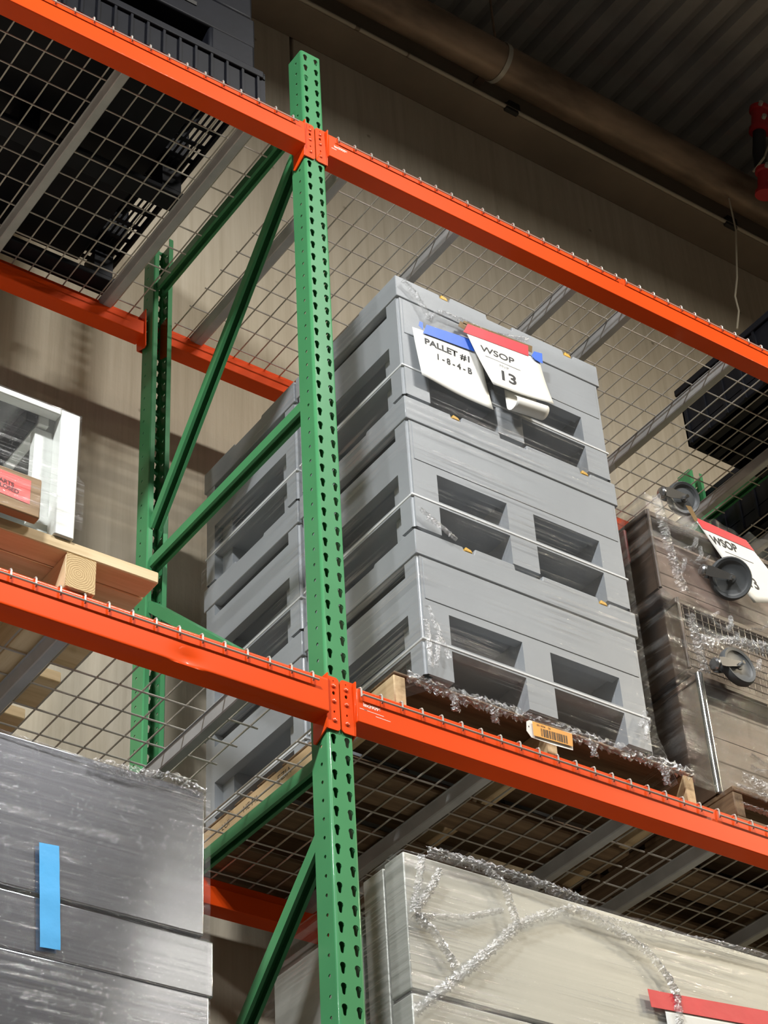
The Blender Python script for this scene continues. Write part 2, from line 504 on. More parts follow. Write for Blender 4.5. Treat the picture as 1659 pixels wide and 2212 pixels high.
f2 = fitting(3.265, .80, 8.90, 'red sprinkler pipe fitting cut by the right edge just above the thick pipe', drop=False)
hw = tag(MB().tube([(3.214, 1.0, 8.94), (3.20, .99, 8.7), (3.142, 1.0, 8.352), (3.099, 1.0, 8.208), (3.09, .99, 8.1), (3.062, 1.0, 7.98)], .0045, 6)
         .build('hanging_wire', M['string']), 'thin pale wire hanging down from the thick pipe at right', 'wire')
tw = tag(MB().tube([(3.28, .87, 9.05), (3.30, .80, 9.10), (3.365, .80, 9.235), (3.75, .72, 9.76)], .006, 6)
         .build('stay_wire', M['string']), 'pale stay wire slanting up to the roof beside the red fittings', 'wire')

# ------------------------------------------------------------------ pallet rack
PX0, PX1, PD = -.017, .0592, .0762         # front post face and depth
ZT = 6.878                                 # post top
PITCH = .0508
ZH0 = 6.85                                 # centre height of the top teardrop
BAY = 2.525

def teardrop(cx, cz, n=7):
    pts = []
    R_, r_ = .0084, .0046
    for k in range(n + 1):                 # upper arc
        a = math.radians(-42 + 264 * k / n)
        pts.append((cx + R_ * math.cos(a), cz + .006 + R_ * math.sin(a)))
    for k in range(4):                     # lower arc
        a = math.radians(190 + 160 * k / 3)
        pts.append((cx + r_ * math.cos(a), cz - .011 + r_ * math.sin(a)))
    return pts

def post_mesh():
    """C-section, outer face at y=0 (x from 0 to .0762), open towards +y; z local 0..ZT"""
    W, D, rc, lip = .0762, PD, .007, .019
    mb = MB()
    arc = [(rc - rc * math.cos(math.radians(a)), rc - rc * math.sin(math.radians(a))) for a in (0, 22.5, 45, 67.5, 90)]
    left = arc                                           # from (0,rc) to (rc,0)
    right = [(W - p[0], p[1]) for p in reversed(arc)]
    zlow = 3.35
    nrow = int((ZH0 - zlow) / PITCH)
    def strip(pts, z0, z1):
        for (xa, ya), (xb, yb) in zip(pts, pts[1:]):
            mb.quad((xa, ya, z0), (xb, yb, z0), (xb, yb, z1), (xa, ya, z1))
    zb = ZH0 - nrow * PITCH - PITCH / 2
    prof = [(lip, D), (.004, D), (0, D - .004), (0, rc)]
    strip([(lip, D), (.004, D), (0, D - .004)], 0, ZT)
    strip([(W, D - .004), (W - .004, D), (W - lip, D)], 0, ZT)
    strip(left, 0, ZT); strip(right, 0, ZT)
    strip([(rc, 0), (W - rc, 0)], 0, zb)
    strip([(0, D - .004), (0, rc)], 0, zb); strip([(W, rc), (W, D - .004)], 0, zb)
    def cell(face, z0, z1, zc):
        if face == 'f':
            o = [(rc, z0), (W - rc, z0), (W - rc, z1), (rc, z1)]
            hs = [teardrop(.017, zc), teardrop(.0575, zc)]
            mp = lambda u, z: (u, 0, z)
        else:
            o = [(rc, z0), (D - .004, z0), (D - .004, z1), (rc, z1)]
            hc = zc - .012
            hs = [[(.031 + .0052 * math.cos(a), hc + .0052 * math.sin(a)) for a in [6.2832 * k / 9 for k in range(9)]]]
            X = 0 if face == 'l' else W
            mp = lambda u, z: (X, u, z)
        L = [[Vector((*p, 0)) for p in l] for l in [o] + hs]
        flat = [p for l in L for p in l]
        tri = tessellate_polygon(L)
        mb.add([mp(p.x, p.y) for p in flat], [tuple(t) for t in tri])
    for i in range(nrow + 1):
        zc = ZH0 - i * PITCH
        z0 = zc - PITCH / 2
        z1 = zc + PITCH / 2 if i else ZT
        for fc in 'flr':
            cell(fc, z0, z1, zc)
    me = bpy.data.meshes.new('post')
    import bmesh
    me.from_pydata(mb.v, [], mb.f)
    bm = bmesh.new(); bm.from_mesh(me)
    bmesh.ops.remove_doubles(bm, verts=bm.verts[:], dist=1e-5)
    bmesh.ops.recalc_face_normals(bm, faces=bm.faces[:])
    c = Vector((W / 2, D / 2, 0))
    # outward normals
    for f in bm.faces:
        if abs(f.normal.z) < .5:
            q = f.calc_center_median() - c; q.z = 0
            if f.normal.dot(q) < 0:
                f.normal_flip()
    bm.to_mesh(me); bm.free()
    me.materials.append(M['green'])
    for p in me.polygons:
        n = p.normal
        p.use_smooth = abs(n.x) > .1 and abs(n.y) > .1
    return me
POST = post_mesh()

def upright(x, label):
    t = thing('upright_frame', label, 'rack frame', (x, 0, 0), 'green upright frames of the pallet rack')
    for k, (lx, ly, rz) in enumerate(((PX0, 0, 0), (PX0 + .0762 + .008, 1.033, math.pi))):
        o = bpy.data.objects.new('post', POST)
        COL.objects.link(o); o.parent = t
        o.location = (lx, ly, 0); o.rotation_euler = (0, 0, rz)
        md = o.modifiers.new('solid', 'SOLIDIFY'); md.thickness = .0026; md.offset = -1
        b = MB().box(x + lx - .03, x + lx + .11, (-.03 if not k else .93), (.11 if not k else 1.07), 0, .008).build('foot_plate', M['green'], t)
        if k:
            b.location.x -= .084
    xc = x + .021
    def brace(p, q, top):
        a, b = Vector((xc, *p)), Vector((xc, *q))
        d = (b - a).normalized()
        s = Vector((1, 0, 0)); nrm = s.cross(d).normalized()
        if nrm.z < 0:
            nrm = -nrm
        w, h, th = .019, .017, .0025
        # C channel: web on the upper side, lips below
        prof = [(-w, -h), (-w, h), (w, h), (w, -h), (w - .010, -h), (w - .010, -h + th), (w - th, -h + th), (w - th, h - th), (-w + th, h - th), (-w + th, -h + th), (-w + .010, -h + th), (-w + .010, -h)]
        MB().prism([a + s * u + nrm * v for u, v in prof], b - a).build('brace', M['green'], t)
    for z in (6.62, 5.42, 4.235, 3.03, 1.83, .63):
        brace((.06, z), (.975, z), True)
    for (p, q) in (((.075, 6.50), (.965, 5.565)), ((.965, 5.26), (.075, 4.42)), ((.075, 4.04), (.965, 3.22)), ((.965, 2.86), (.075, 2.0)), ((.075, 1.66), (.965, .8))):
        brace(p, q, False)
    return t
upright(0, 'green upright frame with teardrop holes standing in the middle of the photo')
upright(2 * BAY, 'green upright frame of the next bay beyond the right edge')
upright(BAY, 'green upright frame at the far right behind the wrapped wire carts')

ZA, ZB, ZC = 6.403, 4.3203, 2.2375

def crossbeam(x0, x1, zb, back, label, dent=None):
    """x0..x1 between the posts; back beams are mirrored"""
    t = thing('rack_crossbeam', label, 'rack beam', ((x0 + x1) / 2, 1.0 if back else 0, zb), 'orange crossbeams of the pallet rack')
    Y = (lambda y: 1.0365 - y) if back else (lambda y: y)
    pr = [(-.0166, 0), (-.0166, .1), (.0215, .1), (.0215, .062), (.0458, .062), (.0458, 0)]
    MB().prism([(x0 + .003, Y(a), zb + b) for a, b in pr], (x1 - x0 - .006, 0, 0)).build('beam', M['orange'], t, bevel=.0035, seg=3)
    if dent:
        bo = [c for c in t.children if c.name.startswith('beam')][0]
        st = [x0 + .003] + lin(dent - .14, dent + .14, 56) + [x1 - .003]
        zf = lin(.004, .096, 22)
        sec = [(-.0156, .0012)] + [(-.0166, z) for z in zf] + [(-.0156, .0988), (.0215, .1), (.0215, .062), (.0458, .062), (.0458, 0), (-.0140, 0)]
        vs, fs = [], []
        for xx in st:
            for k, (a, b) in enumerate(sec):
                d = 0
                if k <= 23 and b < .09:
                    d = .0065 * math.exp(-((xx - dent) / .034) ** 2 - ((b - .018) / .026) ** 2)
                vs.append((xx, a + d, zb + b + .25 * d * (b < .03)))
        m_ = len(sec)
        for i in range(len(st) - 1):
            for k in range(m_):
                fs.append((i * m_ + k, i * m_ + (k + 1) % m_, (i + 1) * m_ + (k + 1) % m_, (i + 1) * m_ + k))
        bpy.data.objects.remove(bo)
        MB().add(vs, fs).build('beam', M['orange'], t, smooth=True)
    for s, xe in ((-1, x0), (1, x1)):
        # front flange lies on the post face, side flange wraps its flank
        xi = xe + s * .0375
        a, b = sorted((xe, xi))
        z0, z1 = zb - .038, zb + .118
        cx = xi
        free = [(xe, z0), (xi - s * .008, z0), (xi - s * .003, z0 + .003), (xi, z0 + .008), (xi, z1 - .008), (xi - s * .003, z1 - .003), (xi - s * .008, z1), (xe, z1)]
        xm = (xe + xi) / 2 + s * .002
        holes = []
        for hz, hr in ((z0 + .053, .0035), (z1 - .048, .0058), (z1 - .012, .0022)):
            holes.append([(xm + hr * .8 * math.cos(6.2832 * k / 8), hz + hr * math.sin(6.2832 * k / 8)) for k in range(8)])
        yy = Y(-.0015) if not back else Y(-.0015)
        th = -.0038 if not back else .0038
        c = MB().holed([[(u, yy, v) for u, v in free]] + [[(u, yy, v) for u, v in h] for h in holes], (0, th, 0)).build('connector', M['orange'], t, bevel=.0008, seg=1)
        # side flange with slanted foot
        side = [(Y(-.0166), z1), (Y(.050), z1), (Y(.056), zb - .055), (Y(.046), zb - .062), (Y(-.0053), z0)]
        xs = xe - s * .0005
        MB().prism([(xs, u, v) for u, v in side], (-s * .0042, 0, 0)).build('side_flange', M['orange'], c, bevel=.0008, seg=1)
        if not back:
            for hz in (z1 - .027, z1 - .072, z0 + .028):
                MB().lathe([(0, -.0095), (.0035, -.0092), (.0062, -.0075), (.007, -.005), (.0085, -.0048), (.0085, -.0040)], (xm, 0, hz), (0, 1, 0), 12).build('rivet', M['rivet'], c, smooth=True)
    return t
XL0, XL1 = PX0 - BAY + .0762 + .0015, PX0 - .0015
XR0, XR1 = PX1 + .0015, PX0 + BAY - .0015
BE = {}
BE['lfu'] = crossbeam(XL0, XL1, ZA, 0, 'orange front crossbeam at upper left carrying the black pallets')
BE['rfu'] = crossbeam(XR0, XR1, ZA, 0, 'orange front crossbeam at upper right above the grey stack')
BE['lbu'] = crossbeam(XL0, XL1, ZA, 1, 'orange rear crossbeam at upper left against the concrete wall')
BE['rbu'] = crossbeam(XR0, XR1, ZA, 1, 'orange rear crossbeam behind the top of the grey stack')
BE['lfb'] = crossbeam(XL0, XL1, ZB, 0, 'orange front crossbeam at lower left under the new pine pallet', dent=-.425)
BE['rfb'] = crossbeam(XR0, XR1, ZB, 0, 'orange front crossbeam at lower right under the grey stack')
BE['lbb'] = crossbeam(XL0, XL1, ZB, 1, 'orange rear crossbeam behind the wrapped brushed steel boxes')
BE['rbb'] = crossbeam(XR0, XR1, ZB, 1, 'orange rear crossbeam in shadow low behind the green post')
BE['nfu'] = crossbeam(XR0 + BAY, XR1 + BAY, ZA, 0, 'orange front crossbeam of the next bay beyond the right edge')
BE['nbu'] = crossbeam(XR0 + BAY, XR1 + BAY, ZA, 1, 'orange rear crossbeam of the next bay beyond the right edge')
for x0, x1, nm in ((XL0, XL1, 'left'), (XR0, XR1, 'right')):
    crossbeam(x0, x1, ZC, 0, 'orange front crossbeam of the level below the picture at ' + nm)
    crossbeam(x0, x1, ZC, 1, 'orange rear crossbeam of the level below the picture at ' + nm)
# print on the two right-hand front beams
yb = -.0168
t = BE['rfb']
text('iax39096', .0150, (.0825, yb - .0002, ZB + .0515), (1.0, 0, -.02), (0, 0, 1), M['white_print'], 'printed_code', t, bold=.0005)
for a, b, z in ((.072, .094, ZB + .041), (.085, .145, ZB + .0405), (.12, .165, ZB + .031)):
    MB().prism([(a, yb, z), (b, yb, z - (b - a) * .02), (b, yb, z + .0016 - (b - a) * .02), (a, yb, z + .0016)], (0, .0003, 0)).build('printed_line', M['white_print'], t)
t = BE['rfu']
text('iax39096', .0140, (.0845, yb - .0002, ZA + .0500), (1.0, 0, -.02), (0, 0, 1), M['white_print'], 'printed_code', t, bold=.0006)
MB().box(.075, .093, yb - .0001, yb + .0002, ZA + .040, ZA + .043).build('printed_line', M['white_print'], t)

def deck(x0, x1, zb, sup, wx0, label, front=True):
    zt = zb + .1035
    t = thing('wire_deck', label, 'wire deck', ((x0 + x1) / 2, .5, zt), 'galvanised wire decks of the pallet rack')
    r = .0027
    mb = MB()
    xw = wx0
    while xw < x1 - .005:
        mb.tube([(xw, 1.0565, zt - .03), (xw, 1.0565, zt - .004), (xw, 1.048, zt), (xw, .5, zt), (xw, -.014, zt), (xw, -.0200, zt - .002), (xw, -.0222, zt - .007), (xw, -.0222, zt - .030)], r, 6)
        xw += .0635
    y = .066
    while y < 1.03:
        mb.tube([(x0, y, zt - .0050), (x1, y, zt - .0050)], r, 6)
        y += .1012
    for yy, zz in ((-.0272, zt - .026), (1.0612, zt - .026)):
        mb.tube([(x0 + .006, yy, zz), (x1 - .006, yy, zz)], r, 6)
    stuff(mb.build('wire_mesh', M['wire'], t, smooth=True, fix=False))
    for s in sup:
        pr = [(-.025, 0), (-.019, 0), (-.013, -.034), (.013, -.034), (.019, 0), (.025, 0), (.025, -.002), (.0208, -.002), (.0152, -.034), (.0125, -.0372), (-.0125, -.0372), (-.0152, -.034), (-.0208, -.002), (-.025, -.002)]
        MB().prism([(s + a, .0235, zt - .0078 + b) for a, b in pr], (0, .9895, 0)).build('support_channel', M['channel'], t)
    return t
deck(-1.235, -.047, ZA, (-.168, -.60, -1.06), -1.235 + .0235, 'wire deck at upper left under the black pallets')
deck(.088, 1.262, ZA, (.19, .64, 1.14), .1005, 'wire deck above the grey stack, nearest the green post')
deck(1.275, 2.47, ZA, (1.385, 1.87, 2.36), 1.287, 'wire deck at upper right under the black crates')
deck(2.615, 3.80, ZA, (2.72, 3.2, 3.68), 2.627, 'wire deck of the next bay seen at the right edge under black crates')
deck(-1.235, -.049, ZB, (-.184, -.685, -1.06), -1.235 + .0235, 'wire deck at lower left under the new pine pallet')
deck(.070, 1.262, ZB, (.58, 1.075), .0755, 'wire deck under the grey stack')
deck(1.275, 2.47, ZB, (1.385, 1.87, 2.36), 1.287, 'wire deck under the wrapped wire carts')
deck(-1.235, -.049, ZC, (-.18, -.66, -1.06), -1.2, 'wire deck below the picture at left')
deck(.070, 1.262, ZC, (.16, .63, 1.1), .0755, 'wire deck below the picture at right near the post')
deck(1.275, 2.47, ZC, (1.385, 1.87, 2.36), 1.287, 'wire deck below the picture at far right')

# ------------------------------------------------------------------ wooden pallets
def pallet(x0, y0, z0, W, D, label, sx, tb, bb, mx, my, sw=.038, zs=(.016, .08, .018), ends=None, group='wooden pallets on the rack'):
    """stringers run in y, boards in x.  sx: stringer x offsets; tb/bb: (y, width) of boards"""
    t = thing('wooden_pallet', label, 'pallet', (x0, y0, z0), group)
    hb, hs, ht = zs
    cache = {}
    def piece(nm, a, b, c, d, e, f, m):
        key = (nm, round(b - a, 4), round(d - c, 4), round(f - e, 4))
        if key in cache:
            o = cache[key].copy(); COL.objects.link(o)
        else:
            o = MB().box(0, b - a, 0, d - c, 0, f - e).build(nm, m, None, bevel=.003, seg=1)
            cache[key] = o
        o.parent = t
        o.location = (a, c, e)
        return o
    for s in sx:
        piece('stringer', s, s + sw, .003, D - .003, hb, hb + hs, my)
        if ends:
            o = MB().box(-sw * .40, sw * .6 - .002, 0, .0024, -hs * .45, hs * .55 - .002).build('end_grain', ends, None)
            o.parent = t; o.location = (s + sw * .40 + .001, .0008, hb + hs * .45 + .001)
    for y, w in tb:
        piece('deck_board', 0, W, y, y + w, hb + hs, hb + hs + ht, mx)
    for y, w in bb:
        piece('bottom_board', 0, W, y, y + w, 0, hb, mx)
    return t
ZDB = ZB + .1035 + .0027
pa = pallet(.208, .012, ZDB, 1.038, 1.215, 'worn pine pallet with stamped lettering under the grey stack',
            (0, .50, 1.0), [(0, .14), (.165, .09), (.285, .09), (.40, .14), (.58, .09), (.70, .09), (.82, .14), (.99, .09), (1.075, .14)],
            [(0, .09), (.30, .14), (.56, .14), (.82, .14), (1.125, .09)], M['wood_old_x'], M['wood_tan_y'], zs=(.014, .090, .010))
pallet(1.385, 0.0, ZDB, 1.0, 1.2, 'film covered pine pallet under the wire carts at right edge',
       (0, .481, .962), [(0, .14), (.18, .09), (.30, .09), (.42, .14), (.60, .09), (.72, .09), (.84, .14), (1.06, .14)],
       [(0, .09), (.30, .14), (.56, .14), (.84, .14), (1.11, .09)], M['wood_old_x'], M['wood_old_y'])
# new pallet at left: heavy stringers, boards overhanging to the right
pb = pallet(-1.72, -.022, ZDB, 1.21, 1.15, 'clean new pine pallet with overhanging boards at left',
            (.1, .53, .963), [(0, .072), (.076, .072), (.155, .09), (.30, .14), (.5, .14), (.7, .14), (.9, .14), (1.05, .1)],
            [], M['wood_new_x'], M['wood_new_y'], sw=.079, zs=(.0, .098, .034), ends=M['wood_end'])
ZDC = ZC + .1062
pallet(-1.30, .01, ZDC, .97, 1.1, 'pine pallet below the picture under the brushed steel boxes', (0, .46, .93), [(0, .14), (.3, .14), (.6, .14), (.9, .14)],
       [(0, .09), (.5, .14), (1.0, .09)], M['wood_old_x'], M['wood_old_y'])
pallet(.19, .01, ZDC, 1.60, 1.1, 'pine pallet below the picture under the pale steel cabinets', (0, .78, 1.56), [(0, .14), (.3, .14), (.6, .14), (.9, .14)],
       [(0, .09), (.5, .14), (1.0, .09)], M['wood_old_x'], M['wood_old_y'])
# stamped lettering on the left stringer of the worn pallet
xs = .2076
zz = ZDB + .055
for tx, y_, s_, z_ in (('EZIA', .575, .034, .076), ('HE ML', .755, .030, .074), ('LUI', .87, .030, .072), ('IN', .545, .03, .036), ('FSJ', 1.02, .028, .066), ('505', .66, .024, .036)):
    text(tx, s_, (xs, y_, ZDB + z_ - .012), (0, -1, 0), (0, 0, 1), M['black_ink'], 'stamped_text', pa, bold=-.0002)

# ------------------------------------------------------------------ grey plastic containers
CW, CD, CH = .788, .55, .4875
XC0, YC0 = .288, -.018
ZST = ZDB + .114 + .001 - .10                    # so that a unit without rim stands on the pallet boards

def wall_panel(mb, us, vs, holes, P, th):
    """grid wall, cells in `holes` are open. P(u,v,w) -> point, w = depth 0..th"""
    nu, nv = len(us) - 1, len(vs) - 1
    ok = lambda i, j: 0 <= i < nu and 0 <= j < nv and (i, j) not in holes
    for i in range(nu):
        for j in range(nv):
            if not ok(i, j):
                continue
            a, b, c, d = us[i], us[i + 1], vs[j], vs[j + 1]
            for w in (0, th):
                mb.quad(P(a, c, w), P(b, c, w), P(b, d, w), P(a, d, w))
            for di, dj, e in ((-1, 0, ((a, c), (a, d))), (1, 0, ((b, c), (b, d))), (0, -1, ((a, c), (b, c))), (0, 1, ((a, d), (b, d)))):
                if not ok(i + di, j + dj):
                    (u0, v0), (u1, v1) = e
                    mb.quad(P(u0, v0, 0), P(u1, v1, 0), P(u1, v1, th), P(u0, v0, th))

def body_bm():
    mb = MB()
    th = .03
    us = [.008, .094, .345, .443, .693, CW - .008]
    vs = [.10, .2, .220, .318, CH]
    hol = {(1, 0), (3, 0), (1, 2), (3, 2)}
    wall_panel(mb, us, vs, hol, lambda u, v, w: (u, w, v), th)
    wall_panel(mb, us, vs, hol, lambda u, v, w: (u, CD - w, v), th)
    ud = [.008, .058, CD - .058, CD - .008]
    vd = [.10, .2, .220, .318, CH - .045, CH]
    hd = {(1, 0), (1, 2), (1, 4)}
    wall_panel(mb, ud, vd, hd, lambda u, v, w: (w, u, v), th)
    wall_panel(mb, ud, vd, hd, lambda u, v, w: (CW - w, u, v), th)
    # rounded corner posts
    for cx, cy, sx, sy in ((0, 0, 1, 1), (CW, 0, -1, 1), (CW, CD, -1, -1), (0, CD, 1, -1)):
        r = .016
        pts = [(cx + sx * (r - r * math.cos(a)), cy + sy * (r - r * math.sin(a))) for a in [math.radians(k * 15) for k in range(7)]]
        pts = pts + [(cx + sx * r, cy + sy * r)]
        mb.prism([(p[0], p[1], .10) for p in pts], (0, 0, CH - .10))
    # inner decks, blocks and side handles
    mb.box(.03, CW - .03, .03, CD - .03, .202, .218)
    mb.box(.03, CW - .03, .03, CD - .03, .335, .352)
    for a, b in ((.345, .443), (.03, .094), (.693, CW - .03)):
        mb.box(a, b, .03, .12, .10, .335)
        mb.box(a, b, CD - .12, CD - .03, .10, .335)
    return mb

def rim_bm(lid):
    mb = MB()
    e = .004
    out = [(-e, .0), (CW + e, .0), (CW + e, .085), (.693, .085), (.69, .073), (.655, .073), (.65, .092), (.447, .092), (.445, .076), (.347, .076), (.345, .092), (.205, .092), (.20, .073), (.165, .073), (.162, .085), (-e, .085)]
    for y in (-e, CD + e - .03):
        mb.prism([(u, y, v) for u, v in out], (0, .03, 0))
    so = [(.02, 0), (CD - .02, 0), (CD - .02, .085), (.36, .085), (.355, .076), (.195, .076), (.19, .085), (.02, .085)]
    for x in (-e, CW + e - .03):
        mb.prism([(x, u, v) for u, v in so], (.03, 0, 0))
    mb.box(.01, CW - .01, .01, CD - .01, .045, .068)
    if not lid:
        mb.box(.02, CW - .02, .02, CD - .02, .012, .03)
    return mb

def container(x0, y0, z0, label, base, group):
    t = thing('plastic_container', label, 'container', (x0, y0, z0 + (.10 if base else 0)), group)
    sh = lambda mb: [(p[0] + x0, p[1] + y0, p[2] + z0) for p in mb.v]
    b = body_bm(); b.v = sh(b)
    b.build('body', M['grey_plastic'], t, bevel=.0035, seg=2)
    lipm = MB()
    e, za, zb_ = .002, z0 + .2065, z0 + .2145
    for a, b_, c, d in ((-e, CW + e, -e, .006), (-e, CW + e, CD - .006, CD + e), (-e, .006, .006, CD - .006), (CW - .006, CW + e, .006, CD - .006)):
        lipm.box(x0 + a, x0 + b_, y0 + c, y0 + d, za, zb_)
    lipm.build('mid_rib', M['pale_plastic'], t, bevel=.002)
    for u0, u1, w0, w1 in ((.017, CW - .017, .345, CH - .004),):
        MB().box(x0 + u0, x0 + u1, y0 - .0018, y0 + .004, z0 + w0, z0 + w1).build('front_plate', M['grey_plastic'], t, bevel=.0012)
    for xx in (0.0, CW):
        s = 1 if xx == 0 else -1
        a, b_ = xx + s * .020, xx + s * .030
        MB().prism([(x0 + a, y0 + .075, z0 + CH - .042), (x0 + a + s * .004, y0 + .075, z0 + CH - .02), (x0 + b_, y0 + .075, z0 + CH - .042)], (0, CD - .15, 0)).build('side_handle', M['grey_plastic'], t)
    if not base:
        r = rim_bm(False); r.v = sh(r)
        rr = r.build('base_rim', M['grey_plastic'], t, bevel=.006, seg=2)
        for a in (.168, .658):
            MB().prism([(x0 + a, y0 - .0045, z0 + .074), (x0 + a + .028, y0 - .0045, z0 + .074), (x0 + a + .024, y0 - .0045, z0 + .083), (x0 + a + .004, y0 - .0045, z0 + .088)], (0, .03, 0)).build('clip', M['yellow'], rr, bevel=.002)
    return t

def lid(x0, y0, z0, label, group):
    t = thing('container_lid', label, 'container lid', (x0, y0, z0), group)
    r = rim_bm(True); r.v = [(p[0] + x0, p[1] + y0, p[2] + z0) for p in r.v]
    r.build('rim', M['grey_plastic'], t, bevel=.008, seg=3)
    for a in (.168, .658):
        MB().prism([(x0 + a, y0 - .003, z0 + .074), (x0 + a + .028, y0 - .003, z0 + .074), (x0 + a + .024, y0 - .003, z0 + .086), (x0 + a + .004, y0 - .003, z0 + .09)], (0, .03, 0)).build('clip', M['yellow'], t, bevel=.002)
    return t
GR = 'grey plastic containers in two stacks'
for row, (yy, nm) in enumerate(((YC0, 'front stack'), (YC0 + CD + .018, 'rear stack'))):
    container(XC0, yy, ZST, 'grey plastic container at the bottom of the %s, standing on the worn pallet' % nm, True, GR)
    container(XC0, yy, ZST + CH + .001, 'grey plastic container in the middle of the %s' % nm, False, GR)
    container(XC0, yy, ZST + 2 * CH + .002, 'grey plastic container at the top of the %s' % nm + (', behind the papers' if row == 0 else ''), False, GR)
    lid(XC0, yy, ZST + 3 * CH + .003, 'grey plastic lid with yellow clips topping the %s' % nm, 'grey lids of the two stacks')
ZTOP = ZST + 3 * CH + .09

# ------------------------------------------------------------------ stretch film helpers
def film_wrap(name, label, corners, zs, mat, jit=.004, closed=False, n=26, flare=None, seed=1, top_noise=0.0):
    """corners: (x,y) polyline round the load; zs: heights.  flare(k, frac) -> outward offset of corner points"""
    rnd = random.Random(seed)
    pts = []
    C = list(corners)
    for k in range(len(C) - 1):
        (xa, ya), (xb, yb) = C[k], C[k + 1]
        for i in range(n):
            f = i / n
            pts.append((xa + (xb - xa) * f, ya + (yb - ya) * f, k + f))
    pts.append((*C[-1], len(C) - 1.0))
    cx = sum(c[0] for c in C) / len(C); cy = sum(c[1] for c in C) / len(C)
    nv = len(zs) - 1
    ph = [rnd.uniform(0, 6.28) for _ in range(8)]
    def P(i, j):
        x, y, s = pts[i]
        z = zs[j]
        corner = min(1, 6 * abs(s - round(s)))
        w = jit * corner * (math.sin(z * 21 + s * 3 + ph[0]) + .7 * math.sin(z * 47 - s * 9 + ph[1]) + .5 * rnd.uniform(-1, 1))
        if flare:
            w += flare(j / nv)
        dx, dy = x - cx, y - cy
        l = math.hypot(dx, dy)
        # push outward along the dominant axis of the nearest wall
        k = min(int(s), len(C) - 2)
        (xa, ya), (xb, yb) = C[k], C[k + 1]
        nx, ny = (yb - ya), -(xb - xa)
        ll = math.hypot(nx, ny); nx, ny = nx / ll, ny / ll
        if nx * dx + ny * dy < 0:
            nx, ny = -nx, -ny
        zj = z + (top_noise * rnd.uniform(-1, 1) if j == nv else 0)
        return (x + nx * w, y + ny * w, zj)
    mb = MB().grid(P, len(pts) - 1, nv)
    o = mb.build(name, mat, None, smooth=True, fix=False)
    return tag(o, label, 'plastic film')

def ribbon(path, width, mat, name, parent, seed=0, amp=.006, n=60):
    """crumpled rope of film along a 3-D polyline lying on a front (y) face"""
    rnd = random.Random(seed)
    P = [Vector(p) for p in path]
    L = [0]
    for a, b in zip(P, P[1:]):
        L.append(L[-1] + (b - a).length)
    def at(s):
        s *= L[-1]
        for k in range(len(P) - 1):
            if s <= L[k + 1] or k == len(P) - 2:
                f = (s - L[k]) / max(1e-6, L[k + 1] - L[k])
                return P[k].lerp(P[k + 1], f), (P[k + 1] - P[k]).normalized()
    nw = 9
    n = int(n * 1.8)
    amp *= 1.5
    rows = []
    for i in range(n + 1):
        c, d = at(i / n)
        side = d.cross(Vector((0, -1, 0))).normalized()
        wd_ = width * (.55 + .6 * rnd.random())
        for j in range(nw + 1):
            u = j / nw - .5
            rows.append(c + side * (u * wd_ + rnd.uniform(-.2, .2) * wd_ / nw) + Vector((0, -1, 0)) * (amp * (1 - 4 * u * u) * (.4 + rnd.random()) + rnd.uniform(0, .3) * amp))
    mb = MB()
    w = nw + 1
    mb.add(rows, [(i * w + j, i * w + j + 1, (i + 1) * w + j + 1, (i + 1) * w + j) for i in range(n) for j in range(nw)])
    return mb.build(name, mat, parent, smooth=False, fix=False)

# film round the grey stacks
x0, x1, y0, y1 = XC0 - .010, XC0 + CW + .010, YC0 - .010, YC0 + 2 * CD + .018 + .010
fz = [ZDB + .03, ZDB + .075, ZDB + .13, ZDB + .17] + lin(ZDB + .22, ZST + 3 * CH + .06, 22)
def fl(f):
    return max(0, .052 * (1 - f / .12)) if f < .12 else 0
sf = film_wrap('stretch_film', 'clear stretch film wrapped round the two grey stacks', [(x0, y1), (x0, y0), (x1, y0), (x1, y1)], fz, M['film'], jit=.0012, flare=fl, n=30, seed=3, top_noise=.012)
for k, pth in enumerate(([(.30, y0 - .006, 5.965), (.345, y0 - .006, 5.93), (.375, y0 - .006, 5.88), (.39, y0 - .006, 5.84), (.40, y0 - .006, 5.865), (.44, y0 - .006, 5.90)],
                         [(.44, y0 - .006, 5.90), (.52, y0 - .006, 5.905), (.60, y0 - .006, 5.90), (.70, y0 - .006, 5.925), (.78, y0 - .006, 5.955)])):
    ribbon(pth, .022, M['film_crumple'], 'film_fold', sf, seed=k, amp=.006, n=40)
for k, (a, b_) in enumerate((((.296, 4.55), (.292, 4.70)), ((.31, 4.56), (.33, 4.66)), ((.30, 4.75), (.36, 4.60)), ((1.03, 4.56), (1.06, 4.64)), ((1.02, 4.60), (1.05, 4.66)), ((.30, 5.08), (.42, 5.02)), ((.32, 5.06), (.40, 5.03)))):
    ribbon([(a[0], y0 - .004, a[1]), ((a[0] + b_[0]) / 2, y0 - .006, (a[1] + b_[1]) / 2), (b_[0], y0 - .004, b_[1])], .02, M['film_crumple'], 'film_fold', sf, seed=300 + k, amp=.004, n=16)
ribbon([(.235, .002, ZDB + .10), (.40, -.002, ZDB + .088), (.62, .000, ZDB + .098), (.80, -.002, ZDB + .092), (1.0, .0, ZDB + .098), (1.235, .002, ZDB + .10)], .05, M['film_crumple'], 'film_skirt', sf, seed=9, amp=.007, n=90)
for k, (xx, zz) in enumerate(((.37, .055), (.50, .06), (.84, .06), (1.10, .05))):
    ribbon([(xx, 0, ZDB + .09), (xx + .02, -.002, ZDB + zz + .015), (xx + .022, .0, ZDB + zz - .02)], .03, M['film_crumple'], 'film_tail', sf, seed=20 + k, amp=.006, n=14)

